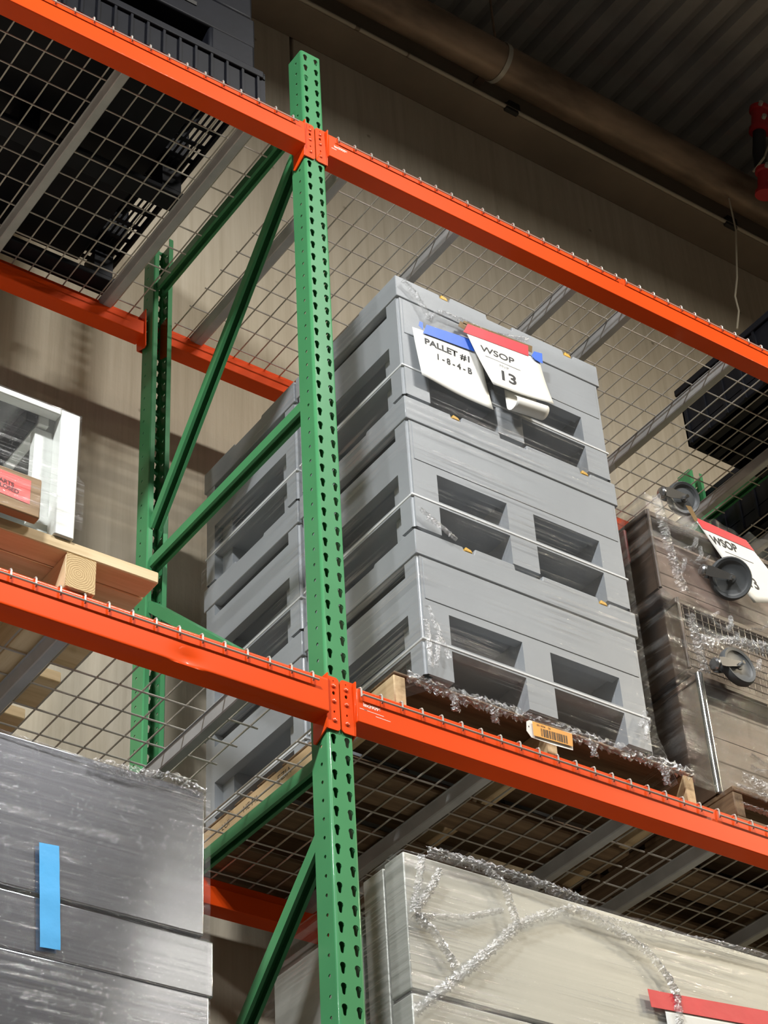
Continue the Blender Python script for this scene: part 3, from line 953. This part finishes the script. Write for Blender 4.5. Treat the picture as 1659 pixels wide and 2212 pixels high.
# ------------------------------------------------------------------ papers, tapes and tag on the grey stack
SURF = {}
def onto(o, t):
    """lay a print or tape mesh onto the surface of its sheet"""
    w = wloc(t)
    ys = [p.co.y for p in o.data.vertices]
    top = max(ys)
    for p in o.data.vertices:
        p.co.y = SURF[t.name](p.co.x + w.x, p.co.z + w.z) - w.y - .0011 + (p.co.y - top)
    return o
def sheet(name, label, tl, tr, br, bl, y, mat, bulge=.004, curl=0.0, cat='paper'):
    t = thing(name, label, cat, ((tl[0] + br[0]) / 2, y, bl[1]))
    n = 12
    def P(i, j):
        u, v = i / n, j / n
        a = [tl[k] * (1 - u) + tr[k] * u for k in (0, 1)]
        b = [bl[k] * (1 - u) + br[k] * u for k in (0, 1)]
        x = a[0] * (1 - v) + b[0] * v; z = a[1] * (1 - v) + b[1] * v
        return (x, y - bulge * math.sin(u * 5 + v * 2) * v - curl * v * v, z)
    MB().grid(P, n, n).build('sheet', mat, t, smooth=True, solid=.0004, fix=False)
    def surf(x, z):
        u = v = .5
        for _ in range(12):
            a = [tl[k] * (1 - u) + tr[k] * u for k in (0, 1)]; b = [bl[k] * (1 - u) + br[k] * u for k in (0, 1)]
            ex = x - (a[0] * (1 - v) + b[0] * v); ez = z - (a[1] * (1 - v) + b[1] * v)
            xu = (tr[0] - tl[0]) * (1 - v) + (br[0] - bl[0]) * v; zu = (tr[1] - tl[1]) * (1 - v) + (br[1] - bl[1]) * v
            xv = b[0] - a[0]; zv = b[1] - a[1]
            dt = xu * zv - xv * zu
            u += (ex * zv - xv * ez) / dt; v += (xu * ez - zu * ex) / dt
        return y - bulge * math.sin(u * 5 + v * 2) * v - curl * v * v
    SURF[t.name] = surf
    return t
yp = y0 - .008
p1 = sheet('paper_sheet', 'white paper reading PALLET #1 under blue tape on the grey stack', (.323, 5.781), (.575, 5.815), (.599, 5.572), (.337, 5.588), yp, M['paper'], curl=.006)
onto(text('PALLET #1', .0335, (.363, yp - .006, 5.733), (1.14, 0, .04), (.03, 0, 1), M['black_ink'], 'printed_text', p1, bold=.0009), p1)
onto(text('1 - 8 - 4 - B', .0335, (.402, yp - .010, 5.688), (.86, 0, .02), (.03, 0, 1), M['black_ink'], 'printed_text', p1, bold=.0009), p1)
def strip(pts, y, mat, name, parent, th=.0006):
    return MB().prism([(a, y, b) for a, b in pts], (0, -th, 0)).build(name, mat, parent)
strip([(.36, 5.772), (.376, 5.814), (.555, 5.838), (.553, 5.79)], yp - .0035, M['blue_tape'], 'blue_tape_strip', p1)
strip([(.345, 5.795), (.350, 5.815), (.362, 5.815), (.36, 5.785)], yp - .0035, M['blue_tape'], 'blue_tape_strip', p1)
yq = yp - .014
p2 = sheet('paper_sheet', 'white paper reading WSOP and 13 under red tape on the grey stack', (.520, 5.845), (.806, 5.872), (.830, 5.688), (.592, 5.656), yq, M['paper'], bulge=.003, curl=.012)
onto(text('WSOP', .035, (.568, yq - .008, 5.793), (1.32, 0, .06), (.08, 0, 1), M['black_ink'], 'printed_text', p2, bold=.0004), p2)
onto(text('MVP', .016, (.634, yq - .010, 5.757), (1.25, 0, .056), (.08, 0, 1), M['grey_ink'], 'printed_text', p2), p2)
onto(text('13', .060, (.622, yq - .014, 5.700), (1.25, 0, .075), (.08, 0, 1), M['black_ink'], 'printed_text', p2, bold=.0013), p2)
onto(strip([(.583, 5.776), (.583, 5.778), (.72, 5.784), (.72, 5.782)], yq - .009, M['grey_ink'], 'printed_line', p2, .0003), p2)
onto(strip([(.507, 5.840), (.528, 5.884), (.765, 5.908), (.762, 5.864)], yq - .004, M['red_tape'], 'red_tape_strip', p2), p2)
strip([(.495, 5.865), (.505, 5.890), (.53, 5.889), (.52, 5.86)], yq + .006, M['brown_tape'], 'brown_tape_strip', p2)
strip([(.515, 5.885), (.52, 5.900), (.79, 5.925), (.785, 5.895)], yq + .006, M['brown_tape'], 'brown_tape_strip', p2)
strip([(.772, 5.868), (.785, 5.893), (.818, 5.900), (.815, 5.855), (.785, 5.858)], yq - .004, M['blue_tape'], 'blue_tape_strip', p2)
# curled lower end of a third sheet hanging out below
cu = thing('curled_paper', 'curled white paper end hanging out below the WSOP sheet', 'paper', (.7, yq + .006, 5.585))
def Pc(i, j):
    u, v = i / 10, j / 18
    a = math.radians(-90 + 240 * max(0, v - .35) / .65)
    if v < .35:
        z, yy = 5.68 - (5.68 - 5.61) * v / .35, yq + .006
    else:
        r = .024
        z = 5.61 - r * math.sin(math.radians(240 * (v - .35) / .65)); yy = yq + .006 - r + r * math.cos(math.radians(240 * (v - .35) / .65)) - 0
    return (.652 + .125 * u + .006 * v, yy, z + .016 * u)
MB().grid(Pc, 10, 18).build('sheet', M['paper'], cu, smooth=True, solid=.0004, fix=False)

tg = thing('barcode_tag', 'orange and white barcode tag hanging at the front of the worn pallet', 'tag', (.69, -.02, 4.44))
ytg = -.024
MB().holed([[(.608, ytg, 4.462), (.622, ytg, 4.446), (.70, ytg - .004, 4.443), (.765, ytg, 4.450), (.768, ytg, 4.505), (.68, ytg - .003, 4.503), (.622, ytg, 4.500), (.611, ytg, 4.492)],
            [(.6175 + .0022 * math.cos(6.2832 * k / 8), ytg, 4.478 + .003 * math.sin(6.2832 * k / 8)) for k in range(8)]], (0, .0008, 0)).build('card', M['paper'], tg)
MB().prism([(.628, ytg - .004, 4.452), (.763, ytg - .004, 4.459), (.765, ytg - .004, 4.500), (.628, ytg - .004, 4.496)], (0, .0004, 0)).build('orange_panel', M['orange_tag'], tg)
xb = .655
rb_ = random.Random(4)
while xb < .745:
    w = rb_.choice((.0012, .0018, .003, .0042))
    MB().prism([(xb, ytg - .0044, 4.457 + (xb - .65) * .05), (xb + w, ytg - .0044, 4.457 + (xb - .65) * .05), (xb + w, ytg - .0044, 4.482 + (xb - .65) * .05), (xb, ytg - .0044, 4.482 + (xb - .65) * .05)], (0, .0003, 0)).build('barcode_bar', M['black_ink'], tg)
    xb += w + rb_.choice((.0014, .002, .0032))
text('0013006    06', .0085, (.642, ytg - .0045, 4.486), (1, 0, .05), (0, 0, 1), M['black_ink'], 'printed_text', tg)

# ------------------------------------------------------------------ left pallet load: white steel cabinet, parts box, film
ZPB = ZDB + .132 + .0005
xr = -.745
wc = thing('white_cabinet', 'open fronted white steel cabinet wrapped in film on the new pine pallet', 'cabinet', (-1.2, 0, ZPB))
zt_ = 4.945
MB().box(xr - .052, xr, -.030, .012, ZPB, zt_).build('corner_post', M['white_enamel'], wc, bevel=.003)
MB().box(xr - .012, xr, .012, .62, ZPB, zt_ - .01).build('side_panel', M['white_enamel'], wc)
MB().box(-1.65, xr - .052, -.030, .0, zt_ - .02, zt_).build('top_edge', M['white_enamel'], wc, bevel=.003)
MB().box(-1.65, xr, .60, .62, ZPB, zt_).build('back_panel', M['zinc'], wc)
MB().box(-1.65, xr - .012, .0, .60, zt_ - .008, zt_).build('top_panel', M['zinc'], wc)
for a in (xr - .07, xr - .24, xr - .42):
    MB().box(a - .028, a, .0, .60, zt_ - .045, zt_ - .008).build('top_rail', M['white_enamel'], wc, bevel=.003)
    MB().box(a - .062, a - .034, .0, .60, zt_ - .05, zt_ - .008).build('dark_rail', M['black_plastic'], wc, bevel=.003)
MB().box(xr - .10, xr - .012, .012, .035, ZPB + .05, zt_ - .05).build('inner_flange', M['white_enamel'], wc)
MB().box(-1.65, xr - .012, .03, .60, ZPB, ZPB + .02).build('bottom_panel', M['white_enamel'], wc)
cb = thing('parts_box', 'brown cardboard parts box with a red label in front of the white cabinet', 'box', (-1.05, -.06, ZPB))
MB().box(-1.25, -.850, -.060, -.032, ZPB, 4.676).build('carton', M['cardboard'], cb, bevel=.004)
MB().prism([(-1.02, -.0603, 4.597), (-.879, -.0603, 4.590), (-.879, -.0603, 4.660), (-1.02, -.0603, 4.665)], (0, -.0006, 0)).build('red_label', M['red_label'], cb)
text('PARTS', .0165, (-.9215, -.0612, 4.6235), (1, 0, -.10), (0, 0, 1), M['red_ink'], 'label_text', cb, bold=.0007, align='RIGHT')
text('ENCLOSED', .0165, (-.908, -.0612, 4.6075), (1, 0, -.10), (0, 0, 1), M['red_ink'], 'label_text', cb, bold=.0007, align='RIGHT')
film_wrap('stretch_film', 'clear stretch film stretched over the white cabinet at left', [(-1.65, -.034), (-.80, -.034), (xr + .002, -.034)], lin(ZPB + .002, zt_ - .002, 24), M['film_dense'], jit=.0008, n=24, seed=11,
          flare=lambda f: .033 * max(0, min(1, (.48 - f) / .1)))

# ------------------------------------------------------------------ brushed steel boxes below at left
ZSB = ZDC + .116
def steel_box(x0, x1, y0, y1, z0, z1, mat, label, group, flange=0):
    t = thing('steel_box', label, 'steel box', ((x0 + x1) / 2, (y0 + y1) / 2, z0), group)
    MB().box(x0, x1, y0, y1, z0, z1).build('body', mat, t, bevel=.004, seg=3)
    if flange:
        MB().box(x0 + .004, x1 - .004, y0 + .012, y1 - .012, z1, z1 + flange).build('gap_shade_strip', M['clamp'], t)  # black strip stands in for the shade in the gap above the box
    return t
G1 = 'brushed steel boxes stacked at lower left'
steel_box(-1.27, -.352, 0.0, .75, ZSB, 3.498, M['steel_dark'], 'brushed steel box lowest in the wrapped stack at lower left', G1)
steel_box(-1.27, -.342, 0.0, .75, 3.499, 3.630, M['steel_dark'], 'shallow brushed steel box between two others under blue tape', G1, flange=.009)
steel_box(-1.27, -.366, 0.0, .75, 3.6395, 4.0, M['steel_dark'], 'brushed steel box topmost of the wrapped stack at lower left', G1)
lf = film_wrap('stretch_film', 'clear stretch film in tight bands round the brushed steel boxes', [(-1.27, -.006), (-.80, -.006), (-.354, -.006)], lin(ZSB, 3.995, 40), M['film_dense'], jit=.0010, n=30, seed=5, top_noise=.003)
ribbon([(-.66, -.006, 3.985), (-.55, -.008, 3.99), (-.45, -.008, 4.005), (-.37, -.006, 3.99)], .035, M['film_crumple'], 'film_fold', lf, seed=31, amp=.006, n=40)
ribbon([(-1.1, -.004, 3.998), (-.9, -.004, 3.998), (-.66, -.004, 3.99)], .012, M['film_crumple'], 'film_fold', lf, seed=32, amp=.003, n=40)
bt = thing('tape_strip', 'sky blue tape strip across the seam of the brushed steel boxes', 'tape', (-.745, -.01, 3.51))
rt_ = random.Random(8)
def Pt(i, j):
    u, v = i / 5, j / 16
    return (-.777 + .047 * u + .016 * v, -.0086 - .0005 * rt_.random() - (.0008 * math.sin(v * 9) ** 2), 3.752 - .238 * v + .004 * u)
MB().grid(Pt, 5, 16).build('tape', M['sky_tape'], bt, smooth=True, fix=False)

# ------------------------------------------------------------------ pale steel cabinets below at right
G2 = 'pale steel cabinets at lower right'
steel_box(.19, 1.78, 0.0, .080, 3.642, 4.0, M['steel_pale'], 'pale steel cabinet front wrapped in film at lower right', G2)
steel_box(.19, 1.78, 0.0, .080, ZSB, 3.632, M['steel_pale'], 'pale steel cabinet lower front panel under the film covered one', G2, flange=.008)
steel_box(.19, 1.78, .086, .172, ZSB, 3.995, M['steel_pale'], 'pale steel panel standing close behind the wrapped cabinet front', G2)
steel_box(.20, 1.70, .20, .60, ZSB, 3.92, M['steel_pale'], 'lower pale steel cabinet farthest back behind the green post', G2)
rf = film_wrap('stretch_film', 'clear crumpled stretch film over the pale steel cabinets', [(.182, .62), (.182, -.010), (1.79, -.010)], lin(ZSB, 4.0, 30), M['film_dense'], jit=.0012, n=34, seed=6, top_noise=.004)
yr = -.014
for k, (pth, w, n) in enumerate((
        ([(.178, yr, 3.571), (.313, yr, 3.688), (.458, yr, 3.818), (.514, yr, 3.875), (.616, yr, 3.932), (.71, yr, 3.969)], .032, 90),
        ([(.514, yr, 3.875), (.499, yr, 3.935), (.483, yr, 3.981), (.422, yr, 4.012), (.308, yr, 4.012)], .03, 50),
        ([(.71, yr, 3.969), (.844, yr, 3.944), (.946, yr, 3.904), (1.0, yr, 3.852), (1.023, yr, 3.806), (1.016, yr, 3.70), (1.01, yr, 3.55)], .032, 110),
        ([(.71, yr, 3.969), (.847, yr, 3.966), (.989, yr, 3.972), (1.204, yr, 3.992), (1.5, yr, 4.0)], .022, 90),
        ([(.196, yr, 3.827), (.22, yr, 3.92), (.235, yr, 3.99)], .025, 24), ([(.196, yr, 3.827), (.25, yr, 3.90), (.288, yr, 3.965)], .025, 24),
        ([(.196, yr, 3.827), (.25, yr, 3.80), (.316, yr, 3.718)], .03, 24), ([(.2, yr, 3.822), (.35, yr, 3.855), (.47, yr, 3.905)], .018, 40),
        ([(.25, yr, 4.008), (.42, yr, 4.015), (.6, yr, 4.012), (.75, yr, 4.0)], .035, 60))):
    ribbon(pth, w, M['film_crumple'], 'film_fold', rf, seed=40 + k, amp=.006, n=n)
ribbon([(.186, .03, 4.0), (.186, .10, 3.99)], .02, M['film_crumple'], 'film_fold', rf, seed=70, amp=.004, n=10)
rt = thing('tape_strip', 'red tape strip on the wrapped pale steel cabinet at lower right', 'tape', (1.1, -.016, 3.75))
MB().prism([(.923, -.0155, 3.800), (.928, -.0155, 3.752), (1.5, -.0155, 3.795), (1.5, -.0155, 3.845), (.98, -.0155, 3.803)], (0, -.0008, 0)).build('tape', M['red_tape'], rt)
p4 = sheet('paper_sheet', 'white paper under red tape at the bottom right corner', (.975, 3.765), (1.25, 3.785), (1.25, 3.56), (.98, 3.55), -.0135, M['paper'], bulge=.001)

# ------------------------------------------------------------------ wire carts on the right pallet
ZPC = ZDB + .114 + .0005
def caster(parent, c, ax, fdir, r=.062, nm='caster'):
    """wheel centre c, axle axis ax, fork leads away along fdir"""
    c, ax, fd = Vector(c), Vector(ax).normalized(), Vector(fdir).normalized()
    w = .014
    k = MB()
    tyre = MB().lathe([(r * .80, -w * .8), (r * .93, -w), (r, -w * .5), (r, w * .5), (r * .93, w), (r * .80, w * .8)], c, ax, 32)
    top = tyre.build(nm, M['rubber'], parent, smooth=True)
    MB().lathe([(0, -w * .55), (r * .2, -w * .6), (r * .22, -w * .45), (r * .7, -w * .35), (r * .82, -w * .75), (r * .82, w * .75), (r * .7, w * .35), (r * .22, w * .45), (r * .2, w * .6), (0, w * .55)], c, ax, 32).build('hub', M['rubber'], top, smooth=True)
    side = ax.cross(fd).normalized()
    for s in (-1, 1):
        o = c + ax * s * (w + .004)
        e = o + fd * (r * 1.05)
        poly = [o + side * .009, o - side * .009, e - side * .017, e + fd * .018 - side * .015, e + fd * .018 + side * .015, e + side * .017]
        MB().prism(poly, ax * .0022 * s).build('fork', M['zinc'], top)
    MB().lathe([(0, -.03), (.006, -.03), (.006, .03), (0, .03)], c, ax, 12).build('axle', M['chrome'], top)
    e = c + fd * (r * 1.05 + .02)
    MB().lathe([(.0, -.004), (.019, -.004), (.021, .006), (.016, .012), (0, .014)], e, fd, 20).build('swivel_cup', M['zinc'], top, smooth=True)
    return top

def cart(x0, x1, y0, y1, z0, z1, label, caster_spec, mesh_front=True, posts='chrome', goods='brown_board'):
    t = thing('wire_cart', label, 'cart', ((x0 + x1) / 2, (y0 + y1) / 2, z0), 'upturned wire carts stacked on the right pallet')
    MB().box(x0, x1, y0 + .01, y1, z1 - .022, z1).build('base_board', M['brown_board'], t, bevel=.004)
    MB().box(x0 + .006, x0 + .016, y0 + .02, y1, z0, z1 - .022).build('side_panel', M['brown_board'], t)
    for xx in (x0 + .012, x1 - .012):
        for yy in (y0 + .012, y1 - .012):
            MB().tube([(xx, yy, z0), (xx, yy, z1)], .0125 if posts == 'chrome' else .006, 14).build('corner_post', M[posts], t, smooth=True)
    mb = MB()
    n = int((x1 - x0) / .026) if mesh_front else 3
    for i in range(1, n):
        xx = x0 + (x1 - x0) * i / n
        mb.tube([(xx, y0 + .012, z0), (xx, y0 + .012, z1 - .02)], .0012, 5)
    for zz in lin(z0 + .01, z1 - .03, max(2, int((z1 - z0) / .03)) if mesh_front else 2):
        mb.tube([(x0 + .01, y0 + .010, zz), (x1 - .01, y0 + .010, zz)], .0013, 5)
    stuff(mb.build('wire_mesh', M['brown_wire'], t, fix=False))
    MB().box(x0 + .03, x1 - .03, y0 + .05, y1 - .02, z0, z1 - .03).build('packed_goods', M[goods], t, bevel=.01)
    for s in caster_spec:
        caster(t, *s)
    return t
cart(1.375, 2.25, .045, .80, ZPC, 4.955, 'upturned wire cart lowest on the right pallet with a bright chrome corner post',
     [((1.500, .000, 4.985), (.0, -1, .05), (-1, .05, -.2), .066)], mesh_front=False)
cart(1.352, 2.24, .055, .80, 4.975, 5.235, 'upturned wire cart in the middle of the stack with a large grey wheel', 
     [((1.546, .000, 5.336), (-.35, -.80, -.45), (-1, .25, .12), .070)], posts='brown_board')
cart(1.285, 2.20, .055, .80, 5.25, 5.555, 'upturned wire cart topmost of the stack beside the WSOP sheet',
     [((1.440, .04, 5.640), (-.2, -.9, -.3), (-1, .1, -.05), .058)], mesh_front=False, posts='brown_board', goods='taupe')
gm = thing('maroon_bundle', 'maroon bundle seen through the film in the topmost wire cart', 'bundle', (1.279, .4, 5.40))
MB().box(1.2725, 1.2845, .16, .62, 5.40, 5.53).build('cover', M['maroon'], gm, bevel=.004)
cf = film_wrap('stretch_film', 'clear glossy stretch film over the stacked wire carts at right', [(1.262, .80), (1.262, .035), (2.26, .035)], lin(ZPC - .02, 5.60, 26), M['film_cart'], jit=.003, n=26, seed=8, top_noise=.02)
yk = .024
for k, (pth, w, n) in enumerate((
        ([(1.30, yk, 5.58), (1.31, yk, 5.45), (1.33, yk, 5.30), (1.35, yk, 5.22)], .05, 50),
        ([(1.36, yk, 5.14), (1.37, yk, 5.0), (1.38, yk, 4.93)], .045, 40),
        ([(1.38, yk, 5.05), (1.55, yk, 5.10), (1.75, yk, 5.14), (2.0, yk, 5.18)], .06, 70),
        ([(1.45, yk, 4.60), (1.6, yk, 4.58), (1.8, yk, 4.59), (2.1, yk, 4.60)], .05, 70),
        ([(1.385, yk - .03, 4.53), (1.6, yk - .03, 4.525), (1.9, yk - .03, 4.53)], .03, 60),
        ([(1.39, yk - .03, 4.475), (1.6, yk - .03, 4.47), (1.9, yk - .03, 4.475)], .018, 60))):
    ribbon(pth, w, M['film_crumple'], 'film_fold', cf, seed=80 + k, amp=.008, n=n)
rk = random.Random(77)
for k in range(26):
    tier = k % 3
    cx_, cz_ = ((rk.uniform(1.31, 1.45), rk.uniform(5.28, 5.56)), (rk.uniform(1.38, 1.62), rk.uniform(5.0, 5.2)), (rk.uniform(1.40, 1.7), rk.uniform(4.58, 4.72)))[tier]
    an = rk.uniform(-.5, .9); ln = rk.uniform(.04, .11)
    ribbon([(cx_, yk, cz_), (cx_ + ln * .5 * math.cos(an), yk - .003, cz_ + ln * .5 * math.sin(an)), (cx_ + ln * math.cos(an + .3), yk, cz_ + ln * math.sin(an + .3))], rk.uniform(.008, .02), M['film_crumple'], 'film_fold', cf, seed=200 + k, amp=.006, n=14)
p3 = sheet('paper_sheet', 'white paper reading WSOP taped to the wrapped wire carts at right edge', (1.462, 5.560), (1.690, 5.552), (1.86, 5.375), (1.66, 5.300), .027, M['paper'], bulge=.002)
onto(text('WSOP', .040, (1.527, .0225, 5.486), (1, 0, .05), (-.45, 0, 1), M['black_ink'], 'printed_text', p3, bold=.0012), p3)
onto(text('MVP', .017, (1.60, .0225, 5.443), (1, 0, .05), (-.45, 0, 1), M['grey_ink'], 'printed_text', p3), p3)
onto(text('13', .055, (1.655, .0225, 5.365), (1, 0, .05), (-.45, 0, 1), M['black_ink'], 'printed_text', p3, bold=.001), p3)
onto(strip([(1.575, 5.470), (1.575, 5.472), (1.70, 5.474), (1.70, 5.472)], .0225, M['grey_ink'], 'printed_line', p3, .0003), p3)
onto(strip([(1.462, 5.566), (1.49, 5.530), (1.715, 5.528), (1.685, 5.560)], .0245, M['red_tape'], 'red_tape_strip', p3), p3)
strip([(1.43, 5.60), (1.46, 5.545), (1.475, 5.56), (1.455, 5.605)], .0255, M['brown_tape'], 'brown_tape_strip', p3)

# ------------------------------------------------------------------ black plastic pallets on the upper decks
ZU = ZA + .1035 + .0028
def ribbed_base(x0, x1, y0, y1, z0, h, label, group):
    t = thing('plastic_pallet', label, 'pallet', ((x0 + x1) / 2, (y0 + y1) / 2, z0), group)
    MB().box(x0, x1, y0, y1, z0 + h - .03, z0 + h).build('deck', M['black_plastic'], t, bevel=.012, seg=3) if False else None
    # top frame open as slots near the right edge
    mb = MB()
    mb.box(x0, x1 - .125, y0, y1, z0 + h - .03, z0 + h)
    mb.box(x1 - .012, x1, y0, y1, z0 + h - .03, z0 + h)
    for k in range(5):
        xx = x1 - .125 + .0195 * (k + 1)
        mb.box(xx - .004, xx + .004, y0, y1, z0 + h - .012, z0 + h - .004)
    for yy in lin(y0, y1 - .02, 14):
        mb.box(x1 - .125, x1, yy, yy + .018, z0 + h - .012, z0 + h - .003)
    mb.build('deck', M['black_plastic'], t, bevel=.003, seg=1)
    MB().box(x0, x1, y0 + .004, y0 + .012, z0 + .012, z0 + h - .028).build('front_web', M['black_plastic'], t)
    MB().box(x0, x1 - .01, y0 - .006, y0 + .012, z0 + h - .032, z0 + h).build('top_lip', M['black_plastic'], t, bevel=.004)
    xx = x1 - .03
    while xx > x0:
        MB().box(xx - .004, xx + .004, y0 - .004, y0 + .006, z0 + .006, z0 + h - .032).build('rib', M['black_plastic'], t)
        xx -= .056
    for yy in lin(y0, y1 - .09, 2):
        MB().box(x0, x1 - .01, yy + .012, yy + .09, z0, z0 + .022).build('runner', M['black_plastic'], t, bevel=.004)
    for xx in (x1 - .10, (x0 + x1) / 2, x0 + .02):
        for yy in lin(y0, y1 - .09, 2):
            MB().box(xx, xx + .07, yy + .012, yy + .09, z0 + .02, z0 + h - .03).build('block', M['black_plastic'], t)
    return t
def leg_pallet(x0, x1, y0, y1, z0, h, label, group, leg=.17, ribs=True):
    t = thing('plastic_pallet', label, 'pallet', ((x0 + x1) / 2, (y0 + y1) / 2, z0), group)
    MB().box(x0, x1, y0, y1, z0 + h * .52, z0 + h).build('deck', M['black_plastic'], t, bevel=.008, seg=2)
    MB().box(x0 + .05, x1 - leg - .05, y0 - .003, y0 + .004, z0 + h * .74, z0 + h * .80).build('slot', M['clamp'], t)
    for xx in (x0, (x0 + x1 - leg) / 2, x1 - leg):
        for yy in (y0, (y0 + y1 - .13) / 2, y1 - .13):
            MB().box(xx, xx + leg, yy, yy + .13, z0, z0 + h * .56).build('leg', M['black_plastic'], t, bevel=.012, seg=2)
    if ribs:
        yy = y0 + .16
        while yy < y1 - .05:
            MB().box(x0 + .01, x1 - .01, yy, yy + .012, z0 + h * .40, z0 + h * .54).build('under_rib', M['black_plastic'], t)
            yy += .09
    return t
GB = 'black plastic pallets on the upper level'
ribbed_base(-1.38, -.158, -.005, 1.0, ZU, .148, 'ribbed black plastic pallet lying on the upper left deck', GB)
leg_pallet(-1.36, -.168, .035, .98, ZU + .151, .30, 'black plastic pallet with thick legs standing on the ribbed one', GB)
leg_pallet(-1.36, -.172, .04, .98, ZU + .454, .30, 'black plastic pallet cut by the top edge of the photo', GB)
def crate(x0, x1, y0, y1, z0, h, label):
    t = thing('plastic_crate', label, 'crate', ((x0 + x1) / 2, (y0 + y1) / 2, z0), 'black plastic crates at upper right')
    mb = MB()
    th = .015
    mb.box(x0, x0 + th, y0, y1, z0, z0 + h); mb.box(x1 - th, x1, y0, y1, z0, z0 + h)
    mb.box(x0, x1, y0, y0 + th, z0, z0 + h); mb.box(x0, x1, y1 - th, y1, z0, z0 + h)
    mb.box(x0, x1, y0, y1, z0 + .05, z0 + .062)
    mb.build('shell', M['black_plastic'], t, bevel=.004, seg=1)
    MB().box(x0 - .012, x1 + .01, y0 - .01, y1 + .01, z0 + h - .03, z0 + h).build('rim', M['black_plastic'], t, bevel=.004)
    for yy in lin(y0 + .02, y1 - .03, 5):
        MB().box(x0 - .008, x0 + .002, yy, yy + .012, z0, z0 + h - .03).build('rib', M['black_plastic'], t)
    xx = x0 + .04
    while xx < x1 - .03:
        MB().box(xx, xx + .03, y0 + .01, y1 - .01, z0, z0 + .05).build('runner', M['channel'] if False else M['black_plastic'], t)
        xx += .075
    return t
crate(2.08, 2.46, .0, .55, ZU, .285, 'black plastic crate on the upper right deck nearest the aisle')
crate(2.64, 3.20, .02, .50, ZU, .285, 'black plastic crate in the next bay at the right edge nearest the aisle')
crate(2.62, 3.20, .53, 1.02, ZU, .30, 'black plastic crate in the next bay behind the green upright frame')
